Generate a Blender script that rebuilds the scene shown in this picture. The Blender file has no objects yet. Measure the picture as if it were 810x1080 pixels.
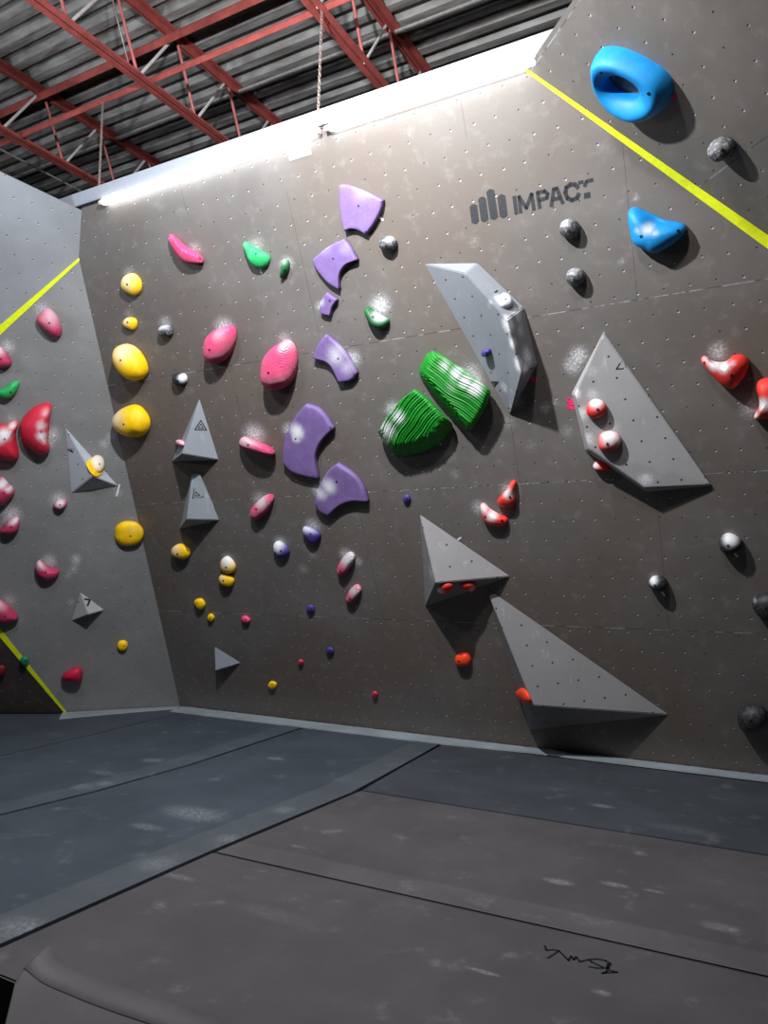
import bpy, bmesh, math, random
from mathutils import Vector, Matrix
from mathutils.bvhtree import BVHTree
from mathutils.geometry import tessellate_polygon
random.seed(7)
S = bpy.context.scene
COL = S.collection

# ------------------------------------------------------------------ camera
F, CX, CY, YH, H = 790.0, 405.0, 540.0, 597.0, 1.6
PIT = math.atan((YH - CY) / F)
YAW = math.radians(28.398)
CAM = Vector((0, 0, H))
cd = bpy.data.cameras.new('camera'); cam = bpy.data.objects.new('camera', cd); COL.objects.link(cam)
cam.location = CAM; cam.rotation_euler = (math.pi/2 + PIT, 0, YAW)
cd.sensor_fit = 'VERTICAL'; cd.sensor_height = 36; cd.lens = F / 1080 * 36
cd.clip_start = .05; cd.clip_end = 100
S.camera = cam

def ray(x, y):
    r = Vector(((x-CX)/F, math.cos(PIT) + (y-CY)/F*math.sin(PIT), math.sin(PIT) - (y-CY)/F*math.cos(PIT)))
    c, s = math.cos(YAW), math.sin(YAW)
    return Vector((c*r.x - s*r.y, s*r.x + c*r.y, r.z))

class Plane:
    """a wall facet: origin, u along it, v up it, n out of it into the room"""
    def __init__(s, o, u, n):
        s.o, s.n, s.u = Vector(o), Vector(n).normalized(), Vector(u).normalized()
        s.v = s.n.cross(s.u).normalized(); s.u = s.v.cross(s.n).normalized()
    def at(s, x, y, d=0.0):                       # where a sight line meets the facet lifted by d -> (u, v)
        r = ray(x, y); P = CAM + r * (((s.o + s.n*d - CAM).dot(s.n)) / r.dot(s.n)); q = P - s.o
        return (q.dot(s.u), q.dot(s.v))
    def P(s, u, v, d=0.0): return s.o + s.u*u + s.v*v + s.n*d
    def W(s, x, y, d=0.0): return s.P(*s.at(x, y, d), d)
    def uv(s, P): q = Vector(P) - s.o; return (q.dot(s.u), q.dot(s.v))
    def M(s, u=0, v=0, d=0):
        m = Matrix.Identity(4)
        for i, a in enumerate((s.u, s.v, s.n)):
            for k in range(3): m[k][i] = a[k]
        m.translation = s.P(u, v, d); return m

LEAN = math.radians(25); YB = 6.534
MAIN = Plane((0, YB, 0), (1, 0, 0), (0, -math.cos(LEAN), -math.sin(LEAN)))
FLOOR = Plane((0, 0, 0), (1, 0, 0), (0, 0, 1))
pA, pB, pD = MAIN.W(83, 272), MAIN.W(190, 745), FLOOR.W(68, 752); pB.z = 0
nl = (pA-pB).cross(pD-pB).normalized();  nl = nl if nl.x > 0 else -nl
LEFT = Plane(pB, pB - pD, nl)
pQ, pK = LEFT.W(0, 343), LEFT.W(0, 672)
pQ2, pK2 = pA + (pQ-pA)*2.3, pD + (pK-pD)*2.2
pR = MAIN.W(86, 222)
nu = (pQ-pA).cross(pR-pA).normalized(); nu = nu if nu.x > 0 else -nu
UPL = Plane(pA, (-(nu.y), nu.x, 0), nu)
pT = UPL.W(0, 181); pT2 = pR + (pT-pR)*2.6
pF = FLOOR.W(0, 752)
nb = (pK-pD).cross(pF-pD).normalized(); nb = nb if nb.x > 0 else -nb
LOL = Plane(pD, (-(nb.y), nb.x, 0), nb)
pF2 = pD + (pF-pD)*2.5
pE1, pE2 = MAIN.W(555, 72), MAIN.W(810, 248)
hd = Vector((.68515, -.7284, 0))
nr = (pE2-pE1).cross(hd).normalized(); nr = nr if nr.y < 0 else -nr
pE2x = pE1 + (pE2-pE1)*1.55
RUP = Plane(pE1, hd, nr)
if RUP.v.z < 0: RUP = Plane(pE1, -hd, nr)
FR = dict(M=MAIN, L=LEFT, U=UPL, B=LOL, R=RUP, F=FLOOR)

# ------------------------------------------------------------------ helpers
def lin(c):
    if isinstance(c, str): c = tuple(int(c[i:i+2], 16) for i in (0, 2, 4))
    return tuple(((v/255)/12.92 if v/255 <= .04045 else ((v/255+.055)/1.055)**2.4) for v in c) + (1,)

def mesh_obj(name, bm, mat, parent=None, matrix=None, smooth=False):
    me = bpy.data.meshes.new(name); bm.normal_update(); bm.to_mesh(me); bm.free()
    if smooth:
        for p in me.polygons: p.use_smooth = True
    o = bpy.data.objects.new(name, me); COL.objects.link(o)
    if mat: me.materials.append(mat)
    if matrix is not None: o.matrix_world = matrix
    if parent is not None:
        o.parent = parent
    return o

def tag(o, label, cat, group=None):
    o['label'] = label; o['category'] = cat
    if group: o['group'] = group
    return o
def struct(o): o['kind'] = 'structure'; return o
def empty(name, loc=(0, 0, 0), matrix=None):
    o = bpy.data.objects.new(name, None); COL.objects.link(o); o.empty_display_size = .1
    o.matrix_world = matrix if matrix is not None else Matrix.Translation(Vector(loc)); return o

def add_box(bm, c, s, m=None):
    vs = []
    for x in (-.5, .5):
        for y in (-.5, .5):
            for z in (-.5, .5):
                p = Vector((c[0]+x*s[0], c[1]+y*s[1], c[2]+z*s[2]))
                vs.append(bm.verts.new(m @ p if m else p))
    for f in ((0,1,3,2),(4,6,7,5),(0,4,5,1),(2,3,7,6),(0,2,6,4),(1,5,7,3)): bm.faces.new([vs[i] for i in f])
def add_tube(bm, pts, r, n=8, caps=True):
    pts = [Vector(p) for p in pts]; rings = []
    for i, p in enumerate(pts):
        d = (pts[min(i+1, len(pts)-1)] - pts[max(i-1, 0)]).normalized()
        a = d.cross(Vector((.31, .17, .93))).normalized(); b = d.cross(a)
        rings.append([bm.verts.new(p + (a*math.cos(t) + b*math.sin(t))*r) for t in (2*math.pi*k/n for k in range(n))])
    for A, B in zip(rings, rings[1:]):
        for k in range(n): bm.faces.new((A[k], A[(k+1) % n], B[(k+1) % n], B[k]))
    if caps: bm.faces.new(rings[0][::-1]); bm.faces.new(rings[-1])
def add_prism(bm, poly, z0, z1):                   # polygon (x, y) given a thickness
    ar = sum(a[0]*b[1]-b[0]*a[1] for a, b in zip(poly, poly[1:]+poly[:1]))
    if ar < 0: poly = poly[::-1]
    lo = [bm.verts.new((p[0], p[1], z0)) for p in poly]; hi = [bm.verts.new((p[0], p[1], z1)) for p in poly]
    n = len(poly)
    bm.faces.new(lo[::-1]); bm.faces.new(hi)
    for k in range(n): bm.faces.new((lo[k], lo[(k+1) % n], hi[(k+1) % n], hi[k]))
def stroke(pts, w):                                # an open line of even width as a list of quads
    out = []
    for a, b in zip(pts, pts[1:]):
        a, b = Vector(a), Vector(b); d = (b-a)
        if d.length < 1e-6: continue
        d.normalize(); q = Vector((-d.y, d.x))*w/2; e = d*w*.3
        out.append([tuple(a-q-e), tuple(b-q+e), tuple(b+q+e), tuple(a+q-e)])
    return out

# ------------------------------------------------------------------ materials
class NT:
    def __init__(s, name):
        s.m = bpy.data.materials.new(name); s.m.use_nodes = True; s.t = s.m.node_tree
        s.b = s.t.nodes['Principled BSDF']
    def n(s, ty, **k):
        x = s.t.nodes.new(ty)
        for a, v in k.items(): setattr(x, a, v)
        return x
    def put(s, sock, v):
        if hasattr(v, 'is_output'): s.t.links.new(v, sock)
        else: sock.default_value = v
    def m_(s, op, a, b=0.0, c=None):
        x = s.n('ShaderNodeMath', operation=op); s.put(x.inputs[0], a); s.put(x.inputs[1], b)
        if c is not None: s.put(x.inputs[2], c)
        return x.outputs[0]
    def mix(s, f, a, b):
        x = s.n('ShaderNodeMix', data_type='RGBA'); s.put(x.inputs[0], f); s.put(x.inputs[6], a); s.put(x.inputs[7], b)
        return x.outputs[2]
    def ramp(s, v, lo, hi):
        x = s.n('ShaderNodeMapRange', interpolation_type='SMOOTHSTEP'); s.put(x.inputs[0], v); x.inputs[1].default_value = lo; x.inputs[2].default_value = hi
        return x.outputs[0]
    def noise(s, vec, scale, detail=3, rough=.6):
        x = s.n('ShaderNodeTexNoise'); s.put(x.inputs['Vector'], vec); x.inputs['Scale'].default_value = scale
        x.inputs['Detail'].default_value = detail; x.inputs['Roughness'].default_value = rough
        return x.outputs[0]
    def obj(s): return s.n('ShaderNodeTexCoord').outputs['Object']
    def attr(s, a): return s.n('ShaderNodeAttribute', attribute_name=a).outputs['Fac']
    def bump(s, h, st, dist=.01):
        x = s.n('ShaderNodeBump'); x.inputs['Strength'].default_value = st; x.inputs['Distance'].default_value = dist; s.put(x.inputs['Height'], h)
        s.t.links.new(x.outputs[0], s.b.inputs['Normal'])
    def fin(s, col, rough=.6, spec=.5, metal=0):
        s.put(s.b.inputs['Base Color'], col); s.put(s.b.inputs['Roughness'], rough)
        s.b.inputs['Specular IOR Level'].default_value = spec; s.b.inputs['Metallic'].default_value = metal
        return s.m

CHALK = lin((222, 222, 226))
def m_plain(name, c, rough=.6, spec=.4, metal=0, var=.12, sc=30):
    k = NT(name); c = lin(c); n = k.noise(k.obj(), sc)
    return k.fin(k.mix(k.ramp(n, .3, .75), tuple(v*(1-var) for v in c[:3])+(1,), tuple(min(1, v*(1+var)) for v in c[:3])+(1,)), rough, spec, metal)
def m_hold(name, c, rough=.55, ridges=None, grain=.35, speck=None):
    k = NT(name); o = k.obj(); c = lin(c)
    col = k.mix(k.ramp(k.noise(o, 14), .3, .7), tuple(v*.88 for v in c[:3])+(1,), tuple(min(1, v*1.08) for v in c[:3])+(1,))
    if speck: col = k.mix(k.ramp(k.noise(o, 55, 4), .48, .62), col, lin(speck))
    a = k.attr('chalk'); fn = k.noise(o, 70, 5, .7)
    f = k.m_('MULTIPLY', a, k.m_('ADD', k.m_('MULTIPLY', fn, .7), .65))
    col = k.mix(k.ramp(f, .12, 1.0), col, CHALK)
    h = k.noise(o, 160, 3)
    if ridges:
        w = k.n('ShaderNodeTexWave', wave_type='BANDS', bands_direction=ridges[0]); k.put(w.inputs['Vector'], o)
        w.inputs['Scale'].default_value = ridges[1]; w.inputs['Distortion'].default_value = 1.2; w.inputs['Detail'].default_value = 1
        h = k.m_('ADD', k.m_('MULTIPLY', w.outputs[1], ridges[2]), k.m_('MULTIPLY', h, .3))
        k.bump(h, 1.0, .010)
    else: k.bump(h, grain, .004)
    return k.fin(col, rough, .4)

def m_wall(name, paint, du=.155, dv=.157, u0=0.0, v0=0.0, seams=None, dusty=.5, hole_bright=.5, rough=.55, warm=None):
    k = NT(name); o = k.obj(); sp = k.n('ShaderNodeSeparateXYZ'); k.put(sp.inputs[0], o); X, Y = sp.outputs[0], sp.outputs[1]
    c = lin(paint); c2 = tuple(v*.8 for v in c[:3])+(1,)
    big = k.noise(o, 1.3, 4); mid = k.noise(o, 9, 5, .65)
    col = k.mix(k.ramp(big, .35, .7), c2, c)
    if warm: col = k.mix(k.ramp(k.noise(o, .55, 2), .42, .62), col, lin(warm))
    # old chalk dust, brushed over the paint
    dust = k.m_('MULTIPLY', k.ramp(mid, .5, .9), dusty*.22)
    sm = k.n('ShaderNodeMapping'); k.put(sm.inputs[0], o); sm.inputs[3].default_value = (14, 5, 1)
    dust = k.m_('ADD', dust, k.m_('MULTIPLY', k.ramp(k.noise(sm.outputs[0], 1.6, 6, .72), .62, .85), dusty*.25))
    a = k.attr('chalk'); fn = k.noise(o, 55, 5, .75)
    ch = k.ramp(k.m_('MULTIPLY', a, k.m_('ADD', k.m_('MULTIPLY', k.ramp(fn, .3, .78), .9), .38)), .08, 1.15)
    col = k.mix(k.m_('MAXIMUM', dust, ch), col, CHALK)
    # panel seams
    if seams:
        hs, vs, v00 = seams                       # row height, (x0, panel width)
        fy = k.m_('ABSOLUTE', k.m_('SUBTRACT', k.m_('FRACT', k.m_('ADD', k.m_('DIVIDE', k.m_('SUBTRACT', Y, v00), hs), .5)), .5))
        fy = k.m_('MULTIPLY', fy, hs)
        rowi = k.m_('FLOOR', k.m_('DIVIDE', k.m_('SUBTRACT', Y, v00), hs))
        xo = k.m_('ADD', k.m_('DIVIDE', k.m_('SUBTRACT', X, vs[0]), vs[1]), k.m_('MULTIPLY', k.m_('MODULO', k.m_('ADD', rowi, 10), 2), .4))
        fx = k.m_('MULTIPLY', k.m_('ABSOLUTE', k.m_('SUBTRACT', k.m_('FRACT', k.m_('ADD', xo, .5)), .5)), vs[1])
        fy = k.m_('ADD', fy, k.m_('GREATER_THAN', Y, 4.6)); line = k.m_('MINIMUM', fy, k.m_('ADD', fx, .0014))
        dark = k.m_('SUBTRACT', 1.0, k.ramp(line, .0015, .0045))
        col = k.mix(k.m_('MULTIPLY', dark, .6), col, lin((25, 22, 20)))
        dash = k.m_('MULTIPLY', k.m_('SUBTRACT', 1.0, k.ramp(fy, .0015, .004)), k.ramp(k.noise(o, 11, 2), .42, .6))
        col = k.mix(k.m_('MULTIPLY', dash, .35), col, CHALK)
    # bolt holes with metal rims, every other row shifted half a step
    t = k.m_('DIVIDE', k.m_('SUBTRACT', Y, v0), dv); row = k.m_('FLOOR', k.m_('ADD', t, .5)); hy = k.m_('MULTIPLY', k.m_('SUBTRACT', t, row), dv)
    x = k.m_('ADD', k.m_('DIVIDE', k.m_('SUBTRACT', X, u0), du), k.m_('MULTIPLY', k.m_('MODULO', k.m_('ADD', row, 20), 2), .5))
    cl = k.m_('FLOOR', k.m_('ADD', x, .5)); hx = k.m_('MULTIPLY', k.m_('SUBTRACT', x, cl), du)
    cb = k.n('ShaderNodeCombineXYZ'); k.put(cb.inputs[0], row); k.put(cb.inputs[1], cl)
    wn = k.n('ShaderNodeTexWhiteNoise', noise_dimensions='3D'); k.put(wn.inputs[0], cb.outputs[0])
    ws = k.n('ShaderNodeSeparateColor'); k.put(ws.inputs[0], wn.outputs[1])
    hx = k.m_('ADD', hx, k.m_('MULTIPLY', k.m_('SUBTRACT', ws.outputs[0], .5), .016)); hy = k.m_('ADD', hy, k.m_('MULTIPLY', k.m_('SUBTRACT', ws.outputs[1], .5), .012))
    def disc(dx, dy, r, sx=1.0):
        a_ = k.m_('MULTIPLY', k.m_('SUBTRACT', hx, dx), sx); b_ = k.m_('SUBTRACT', hy, dy)
        q = k.m_('SQRT', k.m_('ADD', k.m_('MULTIPLY', a_, a_), k.m_('MULTIPLY', b_, b_)))
        return k.m_('SUBTRACT', 1.0, k.ramp(q, r*.75, r*1.15))
    rim = k.m_('MULTIPLY', disc(.003, -.0045, .0056, .75), k.m_('MULTIPLY', k.ramp(ws.outputs[2], .1, .55), hole_bright))
    col = k.mix(rim, col, CHALK)
    hole = disc(-.001, .003, .0058)
    col = k.mix(hole, col, (.006, .006, .006, 1))
    k.bump(k.m_('ADD', k.noise(o, 220, 3), k.m_('MULTIPLY', mid, .6)), .12, .004)
    return k.fin(col, rough, .45)

def m_vol(name, c, du=.16, dv=.14, holes=True):
    k = NT(name); o = k.obj(); c = lin(c); sp = k.n('ShaderNodeSeparateXYZ'); k.put(sp.inputs[0], o)
    col = k.mix(k.ramp(k.noise(o, 3, 4), .35, .7), tuple(v*.93 for v in c[:3])+(1,), c)
    smn = k.n('ShaderNodeMapping'); k.put(smn.inputs[0], o); smn.inputs[3].default_value = (9, 4, 6)
    col = k.mix(k.m_('MULTIPLY', k.ramp(k.noise(smn.outputs[0], 1.4, 6, .72), .58, .8), .35), col, CHALK)
    a = k.attr('chalk'); fn = k.noise(o, 60, 5, .75)
    col = k.mix(k.ramp(k.m_('MULTIPLY', a, k.m_('ADD', k.m_('MULTIPLY', fn, 1.8), .1)), .2, 1.0), col, CHALK)
    if holes:
        t = k.m_('DIVIDE', sp.outputs[1], dv); row = k.m_('FLOOR', t); hy = k.m_('MULTIPLY', k.m_('SUBTRACT', k.m_('SUBTRACT', t, row), .5), dv)
        x = k.m_('ADD', k.m_('DIVIDE', sp.outputs[0], du), k.m_('MULTIPLY', row, .27)); hx = k.m_('MULTIPLY', k.m_('SUBTRACT', k.m_('FRACT', x), .5), du)
        q = k.m_('SQRT', k.m_('ADD', k.m_('MULTIPLY', hx, hx), k.m_('MULTIPLY', hy, hy)))
        col = k.mix(k.m_('SUBTRACT', 1.0, k.ramp(q, .0058, .0085)), col, (.008, .008, .009, 1))
    k.bump(k.noise(o, 300, 2), .18, .003)
    return k.fin(col, .6, .4)

def m_mat(name, c, spots=(), c2=None):
    k = NT(name); o = k.obj(); c = lin(c)
    a_ = tuple(v*.82 for v in c[:3])+(1,); b_ = tuple(v*1.12 for v in c[:3])+(1,)
    col = k.mix(k.ramp(k.noise(o, 1.6, 5, .6), .3, .72), a_, b_)
    fn = k.noise(o, 38, 5, .75)
    col = k.mix(k.m_('MULTIPLY', k.ramp(k.noise(o, 5, 6, .7), .55, .85), .16), col, CHALK)
    mp = k.n('ShaderNodeMapping'); k.put(mp.inputs[0], o); mp.inputs[3].default_value = (3, 11, 1); mp.inputs[2].default_value = (0, 0, .5)
    col = k.mix(k.m_('MULTIPLY', k.ramp(k.noise(mp.outputs[0], 1.2, 6, .75), .66, .82), .16), col, CHALK)
    for (x, y, rx, ry, s) in spots:               # shoe scuffs and chalk prints
        m = k.n('ShaderNodeMapping', vector_type='POINT'); k.put(m.inputs[0], o)
        m.inputs[1].default_value = (-x/rx, -y/ry, 0); m.inputs[3].default_value = (1/rx, 1/ry, 1)
        le = k.n('ShaderNodeVectorMath', operation='LENGTH'); k.put(le.inputs[0], m.outputs[0])
        g = k.m_('SUBTRACT', 1.0, k.ramp(le.outputs[1], .2, 1.0))
        col = k.mix(k.m_('MULTIPLY', k.m_('MULTIPLY', g, k.ramp(fn, .25, .9)), s*.4), col, CHALK)
    k.bump(k.m_('ADD', k.m_('MULTIPLY', k.noise(o, 420, 2), .35), k.noise(o, 3.5, 4)), .25, .012)
    return k.fin(col, .62, .35)

MT = {
 'yellow': m_hold('yellow_plastic', (250, 196, 8)), 'pink': m_hold('pink_plastic', (238, 70, 124), ridges=('DIAGONAL', 46, .8)),
 'pinkplain': m_hold('pink_smooth_plastic', (236, 70, 120)),
 'rose': m_hold('dusty_rose_plastic', (186, 56, 96)), 'crimson': m_hold('crimson_plastic', (206, 36, 62)),
 'raspberry': m_hold('raspberry_plastic', (196, 30, 66)),
 'purple': m_hold('purple_plastic', (114, 91, 144), grain=.6), 'violet': m_hold('violet_plastic', (70, 52, 130)),
 'lilac': m_hold('chalky_violet_plastic', (110, 105, 160)),
 'green': m_hold('green_resin', (20, 130, 32), rough=.5, grain=.8), 'mint': m_hold('mint_plastic', (40, 168, 92)), 'leaf': m_hold('dark_green_plastic', (26, 92, 48)),
 'teal': m_hold('teal_plastic', (20, 120, 85)),
 'black': m_hold('black_plastic', (34, 35, 38), speck=(60, 61, 66)), 'stone': m_hold('speckled_grey_plastic', (66, 66, 69), speck=(128, 128, 132)),
 'blue': m_hold('sky_blue_plastic', (12, 128, 196), grain=.2), 'red': m_hold('red_plastic', (224, 54, 44)), 'orange': m_hold('orange_plastic', (250, 72, 34)),
 'maroon': m_hold('dark_red_plastic', (120, 20, 30)),
}
VOLG = m_vol('grey_volume_paint', (124, 127, 134)); VOLD = m_vol('dark_grey_volume_paint', (136, 141, 148), holes=False)
VOLL = m_vol('pale_grey_volume_paint', (172, 177, 186)); VOLK = m_vol('charcoal_grey_volume_paint', (126, 123, 124), du=.15, dv=.15); VOLN = m_vol('light_grey_volume_paint', (160, 160, 163))
VOLM = m_vol('mid_grey_volume_paint', (154, 152, 154), du=.15, dv=.15)
BOLT = m_plain('bolt_black_steel', (18, 18, 19), .4, .5, .3)
INK = m_plain('black_ink', (28, 29, 32), .7, .2)

# ------------------------------------------------------------------ wall chalk
WALLCH = {'M': [], 'L': [], 'U': [], 'B': [], 'R': []}
def smudge(pl, x, y, r, s, sy=1.0):
    p = FR[pl]; u, v = p.at(x, y); u2, _ = p.at(x+r, y); u3, v3 = p.at(x, y-r)
    WALLCH[pl].append((u, v, max(abs(u2-u), .02)*.85, max(abs(v3-v), .02)*.85*sy, s*.9))

# ------------------------------------------------------------------ climbing holds
def smooth_loop(pts, n):
    P = [Vector(p) for p in pts]; m = len(P); out = []; dense = []
    for i in range(m):
        a, b, c, d = P[i-1], P[i], P[(i+1) % m], P[(i+2) % m]
        for k in range(12):
            t = k/12; t2 = t*t; t3 = t2*t
            dense.append(.5*((2*b) + (c-a)*t + (2*a-5*b+4*c-d)*t2 + (3*b-a-3*c+d)*t3))
    L = [0]
    for a, b in zip(dense, dense[1:]+dense[:1]): L.append(L[-1]+(b-a).length)
    j = 0
    for k in range(n):
        s = L[-1]*k/n
        while L[j+1] < s: j += 1
        f = (s-L[j])/max(1e-9, L[j+1]-L[j]); out.append(dense[j].lerp(dense[(j+1) % len(dense)], f))
    return out
def sharp_loop(pts, n):
    P = [Vector(p) for p in pts]; m = len(P)
    cor = [i for i in range(m) if (P[i]-P[i-1]).angle(P[(i+1) % m]-P[i], 0) > .72]
    if len(cor) > 1:                               # smooth runs between true corners
        Q = []
        for a, b in zip(cor, cor[1:]+[cor[0]+m]):
            run = [P[i % m] for i in range(a, b+1)]; run = [run[0]*2-run[1]] + run + [run[-1]*2-run[-2]]
            for i in range(1, len(run)-2):
                A, B, C, D = run[i-1:i+3]
                for k in range(4 if len(run) > 4 else 1):
                    t = k/4; Q.append(.5*((2*B)+(C-A)*t+(2*A-5*B+4*C-D)*t*t+(3*B-A-3*C+D)*t**3))
        P = Q; L = [0]; m = len(P)
    for i in range(m): L.append(L[-1]+(P[(i+1) % m]-P[i]).length)
    out = []; per = [max(2, round(n*(L[i+1]-L[i])/L[-1])) for i in range(m)]
    for i in range(m):
        for k in range(per[i]): out.append(P[i].lerp(P[(i+1) % m], k/per[i]))
    return out
PROF = {
 'dome': [(.95, 0), (1, .1), (1, .25)] + [(math.cos(a)**.9, .25+.75*math.sin(a)) for a in (.2, .42, .64, .86, 1.06, 1.24, 1.4)],
 'low':  [(.97, 0), (1, .12), (.99, .3)] + [(math.cos(a)**.6, .3+.7*math.sin(a)) for a in (.25, .5, .75, 1.0, 1.2, 1.38)],
 'slab': [(1, 0), (1, .35), (1, .7), (.985, .86), (.955, .96), (.9, 1), (.75, 1.0), (.55, .98), (.35, .97), (.15, .97)],
 'knob': [(.8, 0), (.9, .15), (1, .4), (1, .55)] + [(math.cos(a)**.8, .55+.45*math.sin(a)) for a in (.3, .6, .9, 1.15, 1.35)],
 'rock': [(.98, 0), (1, .15), (1, .32), (.99, .45), (.975, .56), (.95, .67), (.91, .77), (.86, .85), (.8, .9)] + [(.8-.0125*i, .9+.1*i/62) for i in range(1, 63)],
}
def hold(kind, cat, group, label, pl, crop, pts, d, mat, prof='dome', peak=None, n=26, bolts=None, chalk=(), dents=(), top=0.0, sil=.3, ridge=None, loop=smooth_loop, wall_d=0.0, hole=None, rough=0.0, plane=None):
    p = plane or FR[pl]; ox, oy, sc = crop
    px = [(ox+x/sc, oy+y/sc) for x, y in pts]
    ol = loop([p.at(x, y, d*sil + wall_d) for x, y in px], n); n = len(ol)
    if sum(a.x*b.y-b.x*a.y for a, b in zip(ol, ol[1:]+ol[:1])) < 0: ol.reverse()
    c0 = sum(ol, Vector((0, 0)))/n
    pk = Vector(p.at(ox+peak[0]/sc, oy+peak[1]/sc, d+wall_d)) if peak else c0
    bm = bmesh.new(); rings = []; info = {}; lay = bm.verts.layers.float.new('chalk')
    def put(q, h):
        v = bm.verts.new((q.x-c0.x, q.y-c0.y, h)); info[v] = (q.copy(), h); return v
    if hole:
        il = loop([p.at(ox+x/sc, oy+y/sc, d*.5 + wall_d) for x, y in hole], n)
        if sum(a.x*b.y-b.x*a.y for a, b in zip(il, il[1:]+il[:1])) < 0: il.reverse()
        ci = sum(il, Vector((0, 0)))/n
        off = min(range(n), key=lambda k: sum(((ol[j]-c0).normalized()-(il[(j+k) % n]-ci).normalized()).length for j in range(0, n, 3)))
        il = il[off:]+il[:off]
        for s, h in ((-.02, 0), (0, .14), (.0, .34), (.05, .55), (.12, .74), (.2, .88), (.3, .97), (.4, 1), (.52, .97), (.65, .9), (.78, .8), (.9, .68), (.98, .56), (1.0, .45), (1.0, .25), (.98, .02)):
            rings.append([put(ol[k].lerp(il[k], s), d*h*(1 if s < .5 else 1)) for k in range(n)])
    else:
        for kf, h in PROF[prof]:
            c = c0 + (pk-c0)*h
            rings.append([put(c + (ol[k]-c0)*kf, d*h) for k in range(n)])
    for A, B in zip(rings, rings[1:]):
        for k in range(n): bm.faces.new((A[k], A[(k+1) % n], B[(k+1) % n], B[k]))
    if not hole:
        t = put(pk if peak else c0, d*PROF[prof][-1][1]+ (.0 if prof in ('slab', 'rock') else d*.01)); R = rings[-1]
        for k in range(n): bm.faces.new((R[k], R[(k+1) % n], t))
    if not hole: bm.faces.new(rings[0][::-1])
    ch = []
    for (x, y, r, s) in chalk:
        x, y, r = ox+x/sc, oy+y/sc, r/sc
        a = Vector(p.at(x, y, d*.6+wall_d)); b = Vector(p.at(x+r, y, d*.6+wall_d)); ch.append((a, (b-a).length, s))
    dn = []
    for (x, y, r, s) in dents:
        x, y, r = ox+x/sc, oy+y/sc, r/sc
        a = Vector(p.at(x, y, d*.6+wall_d)); b = Vector(p.at(x+r, y, d*.6+wall_d)); dn.append((a, (b-a).length, s))
    vmin, vmax = min(q.y for q in ol), max(q.y for q in ol)
    if ridge:
        ra = Vector(p.at(ox+ridge[0]/sc, oy+ridge[1]/sc, d*.5)); rb = Vector(p.at(ox+ridge[2]/sc, oy+ridge[3]/sc, d*.5)); rd = (rb-ra).normalized(); rn = Vector((-rd.y, rd.x))
    for v, (q, h) in info.items():
        f = 0
        for a, r, s in ch: f = max(f, s*math.exp(-((q-a).length/r)**2))
        if top: f = max(f, top*max(0, min(1, (q.y-vmin)/(vmax-vmin)*1.7-.75))*(.35+.65*min(1, h/d*1.2)))
        v[lay] = f
        if h > d*.25:
            for a, r, s in dn: v.co.z -= s*d*math.exp(-((q-a).length/r)**2)
            if ridge:
                x = (q-ra).dot(rn); y = (q-ra).dot(rd); x += .012*math.sin(y*9) + .006*math.sin(y*23+1)
                w = math.sin(x*6.283/ridge[4]) + .8*math.sin(x*6.283/ridge[4]*1.71+2) + .6*math.sin(x*6.283/ridge[4]*.43+y*6)
                v.co.z += w*.3*ridge[5]
        if rough and h > 0:
            v.co += Vector((random.uniform(-1, 1), random.uniform(-1, 1), random.uniform(-.6, .6)))*rough
        v.co.z = max(v.co.z, 0.0)
    bm.normal_update()
    bvh = BVHTree.FromBMesh(bm)
    M = p.M(c0.x, c0.y, wall_d + .0005)
    o = mesh_obj(kind, bm, MT[mat] if isinstance(mat, str) else mat, None, M, True)
    tag(o, label, cat, group)
    Mi = M.inverted(); lc = Mi @ CAM
    if bolts is None: bolts = [(sum(q[0] for q in pts)/len(pts), sum(q[1] for q in pts)/len(pts)+.12*(max(q[1] for q in pts)-min(q[1] for q in pts)))]
    for (x, y) in bolts:
        w = Mi @ (p.W(ox+x/sc, oy+y/sc, wall_d)); hit = bvh.ray_cast(lc, (w-lc).normalized())
        if hit[0] is None: continue
        r = .0095 if len(pts) > 5 and d > .05 else .007
        b = bmesh.new(); nrm = hit[1].lerp(Vector((0, 0, 1)), .35).normalized()
        q = Vector((0, 0, 1)).rotation_difference(nrm).to_matrix().to_4x4(); q.translation = hit[0]
        rr = [[b.verts.new(q @ Vector((R*math.cos(t), R*math.sin(t), z))) for t in (2*math.pi*i/nn for i in range(12))] for R, z, nn in ((r, -.006, 12), (r, .0022, 12), (r*.85, .003, 12), (r*.52, .003, 12), (r*.5, -.001, 12))]
        for A, B in zip(rr, rr[1:]):
            for i in range(12): b.faces.new((A[i], A[(i+1) % 12], B[(i+1) % 12], B[i]))
        b.faces.new(rr[-1]); b.faces.new(rr[0][::-1])
        bo = mesh_obj('bolt', b, BOLT, None, None); bo.parent = o
    return o

C1 = (0, 240, 4.05); C2 = (160, 180, 4.05); C3 = (320, 180, 4.05); C4 = (480, 180, 4.05); C5 = (610, 240, 4.05)
C6 = (0, 400, 4.05); C7 = (160, 380, 4.05); C8 = (290, 330, 4.05); C9 = (380, 340, 4.05); C10 = (580, 330, 4.05)
C11 = (0, 580, 4.05); C12 = (160, 560, 4.05); C13 = (300, 560, 4.05); C14 = (420, 480, 4.05); C15 = (500, 590, 3.68)
C16 = (650, 540, 4.154); C17 = (540, 0, 3.0); C18 = (620, 200, 6.75); C19 = (730, 350, 9.81); C20 = (0, 310, 10.12)
C21 = (0, 400, 10.12); C22 = (0, 490, 10.12); C23 = (0, 590, 7.71); C24 = (435, 265, 5.786); PX = (0, 0, 1.0)
hd_ = lambda g, l, *a, **k: hold('climbing_hold', 'climbing hold', g, l, *a, **k)
YG, PG, GG, VG, RG, KG, BG = 'yellow holds', 'pink holds', 'green holds', 'purple holds', 'red holds', 'grey and black holds', 'blue holds'

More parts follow.
